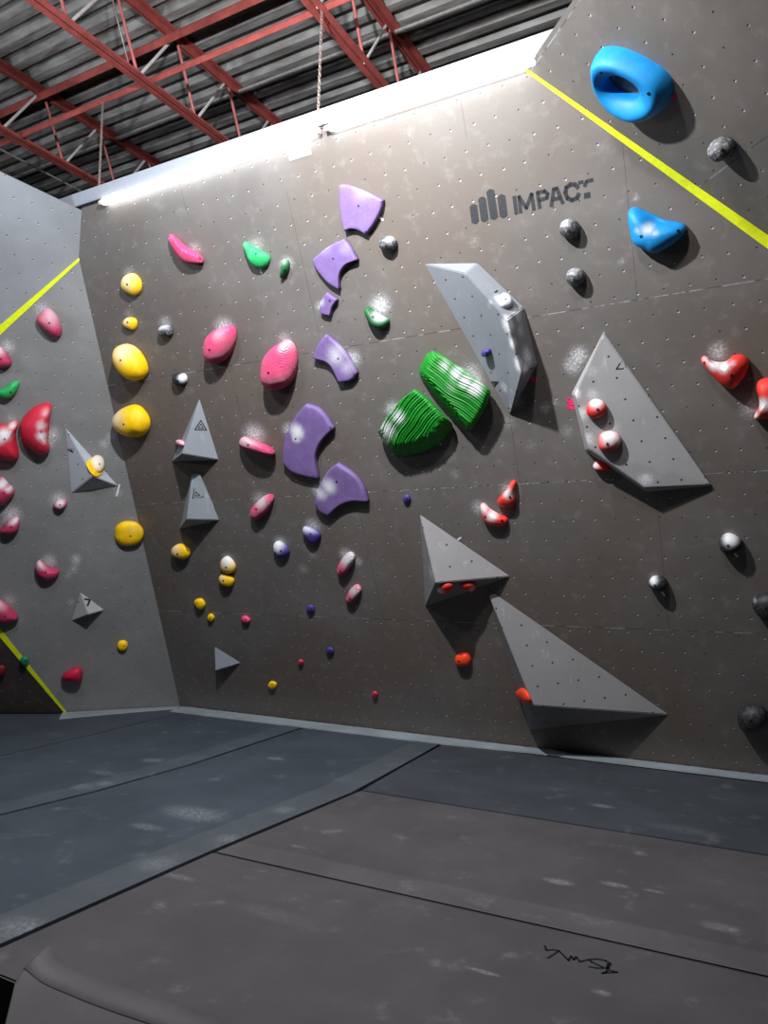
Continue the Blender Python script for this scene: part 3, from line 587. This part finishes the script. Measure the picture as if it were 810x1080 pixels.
# ------------------------------------------------------------------ wall chalk marks (px, py, radius, strength)
for a in ((136,288,9,.6),(136,331,8,.5),(174,340,9,.7),(205,262,10,.6),(236,345,13,.9),(300,357,9,.7),(270,258,12,.6),(302,278,9,.9),(401,322,13,1.0),(372,378,11,.9),
          (305,453,9,.9),(337,517,9,1.0),(268,458,14,1.0),(275,527,11,.8),(330,555,10,.9),(296,572,9,.8),(300,585,9,.5),(365,585,9,.9),(377,592,7,.8),(240,589,8,.7),(372,620,8,.4),
          (338,323,7,.8),(415,432,11,.9),(500,400,12,.9),(497,393,14,.7),(475,480,12,.4),(480,500,9,.45),(538,518,12,.9),(505,535,10,.8),(528,545,12,.35),(610,375,12,1.0),(604,385,12,.9),(598,455,10,.5),
          (585,424,6,.6),(757,370,12,.9),(790,432,14,.6),(770,567,10,.7),(690,610,8,.6),(500,255,10,.4),(545,425,9,.8),(575,430,8,.7),(535,445,12,.5),(530,470,14,.3),(560,470,10,.4),
          (400,460,8,.3),(355,470,10,.3),(320,600,8,.5),(322,578,7,.4),(330,585,7,.5),(200,412,9,.35),(250,440,14,.25),(190,300,16,.2),(330,430,20,.2),(245,300,16,.2),(640,300,16,.2),(700,330,20,.15),(560,300,16,.25),(545,240,20,.2),
          (660,440,14,.15),(720,420,20,.15),(470,330,12,.25),(655,275,5,.7),(670,208,5,.8),(690,265,4,.7),(490,600,5,.4),(595,455,8,.4),(505,480,20,.25),(340,390,18,.18),(210,515,14,.2)):
    smudge('M', *a)
for a in ((45,327,11,.7),(8,366,10,.8),(55,458,10,.9),(52,466,8,.8),(12,442,8,.6),(12,543,13,1.0),(62,527,11,.9),(52,592,10,.9),(10,633,10,.7),(80,590,7,.9),(78,600,7,.7),(72,606,6,.6),(110,468,7,.7),(117,460,6,.7),(125,520,6,.6),
          (30,380,20,.3),(70,300,16,.3),(35,550,20,.25),(95,560,10,.3),(50,500,14,.2),(90,430,14,.2),(75,635,6,.6)):
    smudge('L', *a)
for a in ((650,40,14,.2),(735,110,18,.2),(690,60,12,.15),(760,200,14,.2)): smudge('R', *a)
for a in ((40,230,16,.2),(30,270,14,.2)): smudge('U', *a)

# ------------------------------------------------------------------ walls
def wall(name, pl, corners, mat, grid=.03, thick=.02):
    p = FR[pl]; poly = [Vector(p.uv(c)) for c in corners]
    ar = sum(a.x*b.y-b.x*a.y for a, b in zip(poly, poly[1:]+poly[:1]))
    if ar < 0: poly.reverse()
    x0, x1 = min(q.x for q in poly), max(q.x for q in poly); y0, y1 = min(q.y for q in poly), max(q.y for q in poly)
    nx, ny = int((x1-x0)/grid)+1, int((y1-y0)/grid)+1
    bm = bmesh.new()
    G = [[bm.verts.new((x0+(x1-x0)*i/nx, y0+(y1-y0)*j/ny, 0)) for i in range(nx+1)] for j in range(ny+1)]
    for j in range(ny):
        for i in range(nx): bm.faces.new((G[j][i], G[j][i+1], G[j+1][i+1], G[j+1][i]))
    for a, b in zip(poly, poly[1:]+poly[:1]):
        e = b-a; nn = Vector((e.y, -e.x, 0)).normalized()
        bmesh.ops.bisect_plane(bm, geom=bm.verts[:]+bm.edges[:]+bm.faces[:], plane_co=(a.x, a.y, 0), plane_no=nn, clear_outer=True, dist=1e-5)
    lay = bm.verts.layers.float.new('chalk')
    for v in bm.verts:
        f = 0
        for u, w, ru, rv, s in WALLCH[pl]:
            if abs(v.co.x-u) < 2.4*ru and abs(v.co.y-w) < 2.4*rv:
                f = max(f, s*math.exp(-(((v.co.x-u)/ru)**2+((v.co.y-w)/rv)**2)*.8))
        v[lay] = f
    o = mesh_obj(name, bm, mat, None, p.M())
    s = o.modifiers.new('thickness', 'SOLIDIFY'); s.thickness = thick; s.offset = -1
    return struct(o)
PAINT = (104, 99, 96)
wmM = m_wall('brown_grey_textured_paint', PAINT, u0=-2.277, v0=4.812-.157*30, seams=(1.22, (-.815, 2.44), 1.235), warm=(95, 86, 80))
wmL = m_wall('grey_textured_paint', (126, 125, 125), u0=.05, v0=.08)
wmU = m_wall('grey_upper_textured_paint', (146, 148, 153), u0=.02, v0=.05)
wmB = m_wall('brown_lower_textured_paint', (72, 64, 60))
wmR = m_wall('grey_steep_textured_paint', (106, 101, 97), u0=.05, v0=.03, seams=(1.22, (-40, 100), RUP.at(733, 200)[1]))
VT = 5.215
base_r = Vector((1.6, YB, 0))
wall('wall_back', 'M', [pB, base_r, MAIN.P(1.6, VT), MAIN.P(pR.x, VT), pA], wmM)
# the back wall stops where the steep right panel folds out of it
wb = bpy.data.objects['wall_back']; bm = bmesh.new(); bm.from_mesh(wb.data)
a, b = Vector(MAIN.uv(pE1)), Vector(MAIN.uv(pE2x)); e = b-a
bmesh.ops.bisect_plane(bm, geom=bm.verts[:]+bm.edges[:]+bm.faces[:], plane_co=(a.x, a.y, 0), plane_no=(-e.y, e.x, 0), clear_outer=True, dist=1e-5)
bm.to_mesh(wb.data); bm.free()
wall('wall_left', 'L', [pA, pB, pD, pK2, pQ2], wmL)
wall('wall_left_upper', 'U', [pA, pQ2, pT2, pR], wmU)
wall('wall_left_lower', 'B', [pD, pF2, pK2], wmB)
wall('wall_right_upper', 'R', [pE1, pE2x, pE2x + hd*2.6, pE1 + hd*2.6], wmR)
# yellow tape along the folds
YT = m_plain('yellow_green_tape', (204, 214, 18), .6, .3, var=.08)
def fold_tape(name, pl, a, b, side, w, w0=.2):
    p = FR[pl]; a, b = Vector(p.uv(a)), Vector(p.uv(b)); d = (b-a).normalized(); q = Vector((-d.y, d.x))*w*side; bm = bmesh.new()
    add_prism(bm, [tuple(a), tuple(b), tuple(b+q), tuple(a+q*w0)], .0005, .003); struct(mesh_obj(name, bm, YT, None, p.M()))
def side_of(pl, a, b, inside):
    p = FR[pl]; a, b, c = Vector(p.uv(a)), Vector(p.uv(b)), Vector(p.uv(inside)); d = b-a
    return 1 if d.x*(c-a).y-d.y*(c-a).x > 0 else -1
fold_tape('trim_1', 'M', pE1, pE2x, side_of('M', pE1, pE2x, pB), .08)
fold_tape('trim_2', 'L', pA, pQ2, side_of('L', pA, pQ2, pB), .105)
fold_tape('trim_3', 'L', pD, pK2, side_of('L', pD, pK2, pA), .09, .3)

# ------------------------------------------------------------------ light strip on the wall top
WHITE = m_plain('white_painted_metal', (146, 149, 159), .5, .4, var=.03)
def emit(name, c, s):
    k = NT(name); k.b.inputs['Emission Color'].default_value = c; k.b.inputs['Emission Strength'].default_value = s; k.b.inputs['Base Color'].default_value = (1, 1, 1, 1); return k.m
bm = bmesh.new()
add_box(bm, ((-5.72-1.0)/2, VT+.07, .012), (5.72-1.0, .10, .05)); add_box(bm, ((-5.72-1.0)/2, VT+.022, -.03), (5.72-1.0, .03, .03))
bmesh.ops.bevel(bm, geom=bm.edges[:], offset=.004, segments=2, affect='EDGES')
tag(mesh_obj('light_trough', bm, WHITE, None, MAIN.M()), 'long white metal trough along the top edge of the back wall', 'light trough')
LEDM = emit('led_diffuser', (.92, .96, 1, 1), 20.0)
CAPM = m_plain('copper_end_cap', (225, 190, 178), .45, .5)
for x0, x1, lab in ((-5.08, -2.86, 'left glowing tube light under the white trough, from the corner to the sign'), (-2.79, -1.16, 'right glowing tube light under the white trough, ending at the steep panel')):
    t = empty('tube_light', matrix=MAIN.M((x0+x1)/2, VT-.012, .032)); tag(t, lab, 'light', 'tube lights on the wall top')
    bm = bmesh.new(); L_ = (x1-x0)/2
    add_tube(bm, [(-L_+.03, 0, 0), (L_-.03, 0, 0)], .026, 14); o = mesh_obj('diffuser', bm, LEDM, None, None, True); o.parent = t
    for s in (-1, 1):
        bm = bmesh.new(); add_tube(bm, [(s*(L_-.03), 0, 0), (s*(L_+.012), 0, 0)], .021, 14); o = mesh_obj('end_cap', bm, CAPM, None, None); o.parent = t
# sign
p = MAIN; cs = [p.at(297,150), p.at(328,142), p.at(331,160), p.at(301,170)]
sw, sh = .19, .13; sc_ = p.at(315, 156)
sg = empty('wall_sign', matrix=p.M(sc_[0], sc_[1], .001)); tag(sg, 'small white paper sign with pale grey lettering under the tube lights', 'sign')
bm = bmesh.new(); add_box(bm, (0, 0, .002), (sw, sh, .003)); o = mesh_obj('card', bm, m_plain('white_card', (245, 247, 248), .6, .3, var=.02)); o.parent = sg
GREYI = m_plain('pale_grey_print', (100, 106, 108), .7, .2)
GL = {'V': [[(0,1),(.5,0),(1,1)]], 'I': [[(.5,0),(.5,1)]], 'N': [[(0,0),(0,1),(1,0),(1,1)]], 'O': [[(.2,0),(.8,0),(1,.3),(1,.7),(.8,1),(.2,1),(0,.7),(0,.3),(.2,0)]], 'D': [[(0,0),(0,1),(.6,1),(1,.7),(1,.3),(.6,0),(0,0)]],
      'C': [[(1,.85),(.7,1),(.3,1),(0,.7),(0,.3),(.3,0),(.7,0),(1,.15)]], 'U': [[(0,1),(0,.25),(.3,0),(.7,0),(1,.25),(1,1)]], 'L': [[(0,1),(0,0),(1,0)]], 'M': [[(0,0),(0,1),(.5,.3),(1,1),(1,0)]]}
bm = bmesh.new()
for i, g in enumerate('VINDOUL'):
    for st in GL[g]:
        for q in stroke([(-.068+i*.0195+x*.014, -.022+y*.03) for x, y in st], .004): add_prism(bm, q, .0036, .0044)
o = mesh_obj('lettering', bm, GREYI); o.parent = sg

# ------------------------------------------------------------------ painted wordmark with four bars
PNT = m_plain('black_wall_paint', (44, 45, 49), .65, .3, var=.2, sc=60)
lm = empty('wall_logo', matrix=MAIN.M(*MAIN.at(560, 212))); tag(lm, 'dark painted wordmark IMPACT with four rounded bars on the upper wall', 'logo')
org = Vector(MAIN.at(560, 212)); CL = (480, 170, 5.0625)
def lp(x, y): return Vector(MAIN.at(CL[0]+x/CL[2], CL[1]+y/CL[2]))-org
def paint(name, strokes, w, caps=False):
    bm = bmesh.new()
    for s in strokes:
        P = [lp(*q) for q in s]
        for q in stroke(P, w): add_prism(bm, q, .0004, .0016)
        if caps:
            for c in (P[0], P[-1]): add_prism(bm, [(c.x+w/2*math.cos(t), c.y+w/2*math.sin(t)) for t in (2*math.pi*i/20 for i in range(20))], .0004, .0015)
    o = mesh_obj(name, bm, PNT); o.parent = lm; return o
for a, b in (((99,252),(107,313)), ((145,213),(157,302)), ((189,172),(207,290)), ((248,200),(258,280))): paint('bar', [[a, b]], .055, True)
paint('letter', [[(316,192),(327,278)]], .026)
paint('letter', [[(350,272),(341,190),(380,250),(408,175),(421,258)]], .024)
paint('letter', [[(452,248),(440,168),(478,160),(494,175),(490,196),(450,208)]], .024)
paint('letter', [[(514,238),(526,150),(543,146),(574,222)], [(520,205),(562,196)]], .024)
paint('letter', [[(655,140),(640,124),(615,124),(594,140),(588,168),(600,198),(625,208),(650,196),(660,176)]], .026)
paint('letter_stroke', [[(662,116),(680,111)]], .022); paint('letter_stroke', [[(692,132),(702,108),(732,100)]], .022); paint('letter_stroke', [[(697,184),(714,181)]], .034)

# ------------------------------------------------------------------ floor and crash mats
CONC = m_plain('dark_concrete', (40, 40, 41), .9, .2, var=.3, sc=6)
bm = bmesh.new(); add_box(bm, (-2, 3, -.33), (18, 16, .04)); struct(mesh_obj('floor', bm, CONC))
fp = lambda x, y: tuple(FLOOR.at(x, y))
spot = lambda x, y, r, s: (*fp(x, y), r*2.2, r, s)
cA, cB_, cN = (62, 69, 78), (58, 62, 68), (76, 72, 75)
A_ = [(-3.02, -1.2), (-3.02, 1.0), (-2.985, 2.12), (-2.91, 3.32), (-2.77, 4.68), (-2.79, 5.5), (-2.82, 6.33)]
D_ = [(-4.6, -1.2), (-4.58, 2.5), (-4.53, 3.18), (-4.4, 3.82), (-4.31, 4.68), (-4.31, 6.33)]
E_ = [(-5.93, -1.2), (-5.92, 4.15), (-5.9, 5.1), (-5.91, 6.33)]
def shift(l, d): return [(x+d, y) for x, y in l]
def crash_mat(label, poly, mat, flaps=()):
    bm = bmesh.new(); add_prism(bm, poly, -.3, 0)
    bmesh.ops.bevel(bm, geom=[e for e in bm.edges if all(v.co.z > -.01 for v in e.verts)], offset=.007, segments=2, affect='EDGES')
    bmesh.ops.triangulate(bm, faces=[f for f in bm.faces if len(f.verts) > 4])
    o = mesh_obj('crash_mat', bm, mat); tag(o, label, 'crash mat', 'crash mats on the floor')
    for fpoly, fm in flaps:
        b = bmesh.new(); add_prism(b, fpoly, -.001, .0035)
        bmesh.ops.bevel(b, geom=[e for e in b.edges if all(v.co.z > .003 for v in e.verts)], offset=.003, segments=1, affect='EDGES')
        k = mesh_obj('seam_flap', b, fm); k.parent = o
    return o
mA = m_mat('blue_grey_vinyl', cA, [spot(205,858,.16,.75),(*fp(155,872),.18,.07,.6),(*fp(110,815),.2,.08,.45),(*fp(290,800),.12,.06,.8),(*fp(160,802),.16,.08,.5),(*fp(165,907),.25,.1,.35)])
mB = m_mat('slate_vinyl', cB_, [spot(635,850,.05,.8),(*fp(720,875),.3,.1,.25)])
mN = m_mat('charcoal_vinyl', cN, [(*fp(590,930),.10,.05,1),(*fp(648,933),.10,.04,.9),(*fp(690,940),.07,.02,.9),(*fp(760,978),.12,.06,.6),(*fp(510,1025),.1,.02,.9),(*fp(635,1047),.05,.03,.9),(*fp(190,925),.15,.04,.5),(*fp(315,893),.08,.02,.7),(*fp(290,965),.3,.08,.2),(*fp(675,900),.05,.05,.6)])
mF = m_mat('worn_flap_vinyl', (74, 80, 85), [(*fp(20,980),.2,.15,.7),(*fp(165,912),.14,.14,.5),(*fp(300,855),.1,.1,.5),(*fp(240,885),.1,.1,.5)])
mF2 = m_mat('charcoal_flap_vinyl', (83, 79, 82), [])
mF3 = m_mat('blue_flap_vinyl', (71, 79, 88), [(*fp(85,830),.15,.1,.5),(*fp(110,827),.1,.08,.6)])
G_ = .015
crash_mat('blue-grey crash mat in the far left corner against the left wall', shift(E_, -G_) + [(pB.x-.12, 6.33), (pD.x+.05, pD.y-.03), (pF2.x, pF2.y-.06), (pF2.x, -1.2)], mA)
crash_mat('blue-grey crash mat, second from the far left corner', shift(D_, -G_) + shift(E_, G_)[::-1], mA, [(shift(D_, -G_)[1:] + shift(D_, -.24)[1:][::-1], mF3)])
crash_mat('wide blue-grey crash mat in the middle with a worn light flap along its right seam', shift(A_, -G_) + shift(D_, G_)[::-1], mA, [(shift(A_, -G_)[1:] + shift(A_, -.27)[1:][::-1], mF)])
right = 2.6
crash_mat('slate crash mat on the right along the foot of the back wall', [(-2.755, 4.75), (right, 4.82), (right, 6.33), (-2.81, 6.33), (-2.78, 5.5)], mB)
crash_mat('charcoal crash mat, second row from the back wall on the right', [(-2.895, 3.355), (right, 3.44), (right, 4.808), (-2.755, 4.738)], mN, [([(-2.88, 3.36), (right, 3.445), (right, 3.63), (-2.86, 3.55)], mF2)])
crash_mat('charcoal crash mat in the foreground with a marker scrawl', [(-3.0, 1.975), (right, 1.975), (right, 3.43), (-2.9, 3.345), (-2.97, 2.12)], mN)
crash_mat('nearest charcoal crash mat at the picture bottom beside the dark gap', [(-2.2, -1.2), (right, -1.2), (right, 1.955), (-2.60, 1.955), (-2.2, 1.6)], mN)
# loose cover strip over the front seam, curled up at its left end
bm = bmesh.new(); NX = 60; rows = []
for i in range(NX+1):
    t = i/NX; row = []
    for j in range(9):
        y = 1.60 + .54*j/8; x0 = -2.66 + (1.97-y)*1.1 if y < 1.97 else -2.66 - (y-1.97)*.25
        x = x0 + (right-x0)*t**1.6; f = math.exp(-((x-x0)/.07)**2)
        row.append((x, y + .01*math.sin(x*3.1), .006 + f*(.012 + .035*max(0, (y-1.9)/.24)) + .0025*math.sin(x*9+j)))
    rows.append(row)
V_ = [[bm.verts.new(q) for q in r] for r in rows]
for i in range(NX):
    for j in range(8): bm.faces.new((V_[i][j], V_[i+1][j], V_[i+1][j+1], V_[i][j+1]))
o_band = bmesh.new(); B_ = [[o_band.verts.new((q[0], q[1], q[2]+.0072)) for q in r[6:]] for r in rows]
for i in range(NX):
    for j in range(2): o_band.faces.new((B_[i][j], B_[i+1][j], B_[i+1][j+1], B_[i][j+1]))
o = mesh_obj('cover_strip', bm, mF2, None, None, True)
ob = mesh_obj('edge_band', o_band, m_mat('pale_charcoal_band_vinyl', (90, 85, 88)), None, None, True); ob.parent = o; s = ob.modifiers.new('thickness', 'SOLIDIFY'); s.thickness = .003; s.offset = 1; s = o.modifiers.new('thickness', 'SOLIDIFY'); s.thickness = .006; s.offset = 1
tag(o, 'loose charcoal cover strip over the front seam, curled up at its left end', 'cover strip')
# marker scrawl, upside down to the viewer
bm = bmesh.new(); CT = (560, 970, 5.786)
for s_ in ([(85,160),(95,188),(140,185),(165,190)], [(105,235),(170,192)], [(170,190),(230,250),(245,225),(262,245),(275,228),(300,258),(350,245)], [(350,245),(400,240),(455,250),(485,270),(470,300),(435,290),(370,258),(350,245)], [(355,288),(400,296),(440,298)], [(470,270),(462,320),(435,328),(500,322),(525,322),(480,310)]):
    for q in stroke([FLOOR.at(CT[0]+x/CT[2], CT[1]+y/CT[2]) for x, y in s_], .011): add_prism(bm, q, .0004, .0012)
tag(mesh_obj('marker_scrawl', bm, INK), 'black marker scrawl written upside down on the foreground mat', 'writing')
# pale strip at the foot of the walls
STR = m_mat('pale_grey_strip_vinyl', (142, 150, 156), [])
def strip(name, poly):
    bm = bmesh.new(); add_prism(bm, poly, -.002, .012); bmesh.ops.bevel(bm, geom=[e for e in bm.edges if all(v.co.z > .01 for v in e.verts)], offset=.005, segments=2, affect='EDGES')
    struct(mesh_obj(name, bm, STR))
bx, by = pB.x, pB.y
strip('baseboard_back', [(bx+.12, by-.28), (-4.3, 6.27), (-2.86, 6.28), (-2.0, 6.36), (1.6, 6.36), (1.6, YB-.012), (bx+.03, YB-.012)])
db = (pD-pB).normalized(); nn_ = Vector((nl.x, nl.y, 0)).normalized()
q0, q1 = pB + nn_*.015, pD + nn_*.015 + db*.02
strip('baseboard_left', [tuple(q0.to_2d()), tuple((q0+nn_*.12).to_2d()), tuple((pB + db*.5 + nn_*.2).to_2d()), tuple((q1+nn_*.33).to_2d()), tuple(q1.to_2d())])

# ------------------------------------------------------------------ roof
DECK = NT('galvanised_deck'); k = DECK; o_ = k.obj(); mp = k.n('ShaderNodeMapping'); k.put(mp.inputs[0], o_); mp.inputs[3].default_value = (1.2, 9, 1)
DECKM = k.fin(k.mix(k.ramp(k.noise(mp.outputs[0], 2, 5), .3, .7), lin((112, 107, 103)), lin((158, 155, 153))), .5, .5)
ZD = 6.46; bm = bmesh.new(); prof = []; y = -2.0
while y < 9.5:
    prof += [(y, ZD+.055), (y+.075, ZD+.055), (y+.105, ZD), (y+.185, ZD), (y+.21, ZD+.055)]; y += .21
xs = (-12, 4)
P0 = [bm.verts.new((xs[0], a, z)) for a, z in prof]; P1 = [bm.verts.new((xs[1], a, z)) for a, z in prof]
for i in range(len(prof)-1):
    if abs(prof[i][0]-prof[i+1][0])+abs(prof[i][1]-prof[i+1][1]) > 1e-6: bm.faces.new((P0[i], P0[i+1], P1[i+1], P1[i]))
bmesh.ops.remove_doubles(bm, verts=bm.verts[:], dist=1e-5)
struct(mesh_obj('ceiling', bm, DECKM))
RED = m_plain('red_oxide_steel', (164, 80, 74), .5, .45, var=.18, sc=8); PALE = m_plain('pale_rod_steel', (214, 205, 204), .5, .4, var=.1, sc=12)
ROSE = m_plain('pink_rod_steel', (190, 104, 100), .5, .4, var=.15, sc=12); GALV = m_plain('galvanised_conduit', (170, 170, 168), .4, .5)
ZB, ZT, Y0, Y1 = 5.80, 6.455, -1.0, 9.0
def chord(z, w, up):
    b = bmesh.new(); t = .007
    for s in (-1, 1):
        add_box(b, (s*(w/2+.011), (Y0+Y1)/2, z), (w, Y1-Y0, t)); add_box(b, (s*.014, (Y0+Y1)/2, z+up*w/2), (t, Y1-Y0, w))
    return b
for xj, ph, lab in ((-6.57, -.04, 'left red steel roof joist with zigzag web rods'), (-4.80, .02, 'middle red steel roof joist, the nearest with a pale-edged lower chord'), (-3.0, .08, 'right red steel roof joist above the tube lights')):
    t = empty('roof_joist', (xj, 0, 0)); tag(t, lab, 'roof joist', 'red steel roof joists')
    o = mesh_obj('bottom_chord', chord(ZB, .052, 1), RED); o.parent = t
    o = mesh_obj('top_chord', chord(ZT, .066, -1), RED); o.parent = t
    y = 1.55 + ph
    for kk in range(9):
        for (a, z0), (b_, z1), mm in (((y, ZB+.02), (y+.40, ZT-.03), PALE), ((y+.44, ZT-.03), (y+.70, ZB+.02), ROSE)):  # rods that rise along y are paler than those that fall
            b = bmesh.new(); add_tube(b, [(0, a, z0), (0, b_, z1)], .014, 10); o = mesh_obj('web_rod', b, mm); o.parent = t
            if mm is PALE: o['label'] = 'pale web rod'
        y += .715
def angle_bar(name, label, y, z, w):
    b = bmesh.new(); add_box(b, (-4, 0, 0), (15, w, .006)); add_box(b, (-4, -w/2+.003, -w/2), (15, .006, w))
    tag(mesh_obj(name, b, RED, None, Matrix.Translation((0, y, z))), label, 'bridging bar', 'bridging bars across the joists')
angle_bar('bridging_bar', 'upper red bridging bar crossing just under the roof deck', 4.76, 6.375, .085)
angle_bar('bridging_bar', 'lower red bridging bar crossing on top of the joists\' lower chords', 4.575, 5.872, .06)
b = bmesh.new(); add_tube(b, [(-12, 5.74, 6.43), (4, 5.74, 6.43)], .022, 10); tag(mesh_obj('conduit_pipe', b, GALV), 'thin pale conduit pipe running along under the roof deck', 'pipe')
b = bmesh.new(); add_tube(b, [(-7.68, 3.5, 6.28), (-7.66, 5.1, 6.28), (-7.62, 8, 6.28)], .012, 8); tag(mesh_obj('conduit_pipe', b, GALV), 'thin pale pipe at the far left running back over the left wall', 'pipe')
# hanging chains and a wire
CH = m_plain('dull_chain_steel', (168, 150, 142), .45, .5, .4)
def chain(label, top, bot):
    top, bot = Vector(top), Vector(bot); b = bmesh.new(); n = int((top-bot).length/.034); d = (bot-top)/n
    for i in range(n):
        c = top + d*(i+.5); ax = Vector((1, 0, 0)) if i % 2 else Vector((0, 1, 0)); z = d.normalized()
        pts = [c + ax*.009*math.cos(t) + z*.021*math.sin(t) for t in (2*math.pi*j/10 for j in range(11))]
        add_tube(b, pts, .0035, 5, False)
    tag(mesh_obj('hanging_chain', b, CH), label, 'chain', 'chains holding the light trough')
def trough_top(x): return MAIN.P(x, VT+.122, .012)
tp = trough_top(MAIN.at(337, 118)[0]); chain('steel chain from the right joist down to the light trough', (tp.x-.14, tp.y+.25, 5.80), tp)
tp = trough_top(MAIN.at(104, 190)[0]); chain('steel chain at the left end of the light trough near the corner', (tp.x-.28, tp.y+.25, 5.80), tp)
b = bmesh.new(); tw = [Vector((-4.80, 4.1, 6.38)), Vector((-4.78, 4.14, 6.2)), Vector((-4.79, 4.24, 6.0)), Vector((-4.84, 4.36, 5.87)), Vector((-4.80, 4.42, 5.82))]
add_tube(b, tw, .006, 6); tag(mesh_obj('hanging_wire', b, CH), 'thin loose wire hanging down to the middle joist\'s lower chord', 'wire')

# ------------------------------------------------------------------ light
def area(name, loc, target, size, power, col, spread=math.pi):
    l = bpy.data.lights.new(name, 'AREA'); l.shape = 'DISK'; l.size = size; l.energy = power; l.color = col; l.spread = spread
    o = bpy.data.objects.new(name, l); COL.objects.link(o); o.location = loc
    o.rotation_euler = (Vector(target)-Vector(loc)).to_track_quat('-Z', 'Y').to_euler(); return o
area('high_bay_light', (-2.35, 2.44, 4.90), (-2.7, 4.9, 2.8), .11, 285, (.95, .98, 1))
area('left_fill_light', (-4.0, 2.2, 4.75), (-5.6, 4.6, 3.4), .3, 38, (.78, .9, 1))  # added unseen fill, brightens the upper left facets
area('right_bay_light', (-1.1, 2.1, 5.25), (-1.4, 5.2, 2.2), .3, 55, (1, .96, .92))
area('deck_fill_light', (-6.5, 0.5, 3.9), (-5.0, 4.0, 6.5), .6, 40, (.86, .93, 1), math.radians(120))  # added unseen fill that lifts the roof deck from below
w = bpy.data.worlds.new('world'); S.world = w; w.use_nodes = True
w.node_tree.nodes['Background'].inputs[0].default_value = (.8, .9, 1, 1); w.node_tree.nodes['Background'].inputs[1].default_value = .013
S.view_settings.view_transform = 'Standard'; S.view_settings.look = 'None'; S.view_settings.gamma = 1; S.view_settings.exposure = 0
S.view_settings.use_curve_mapping = False
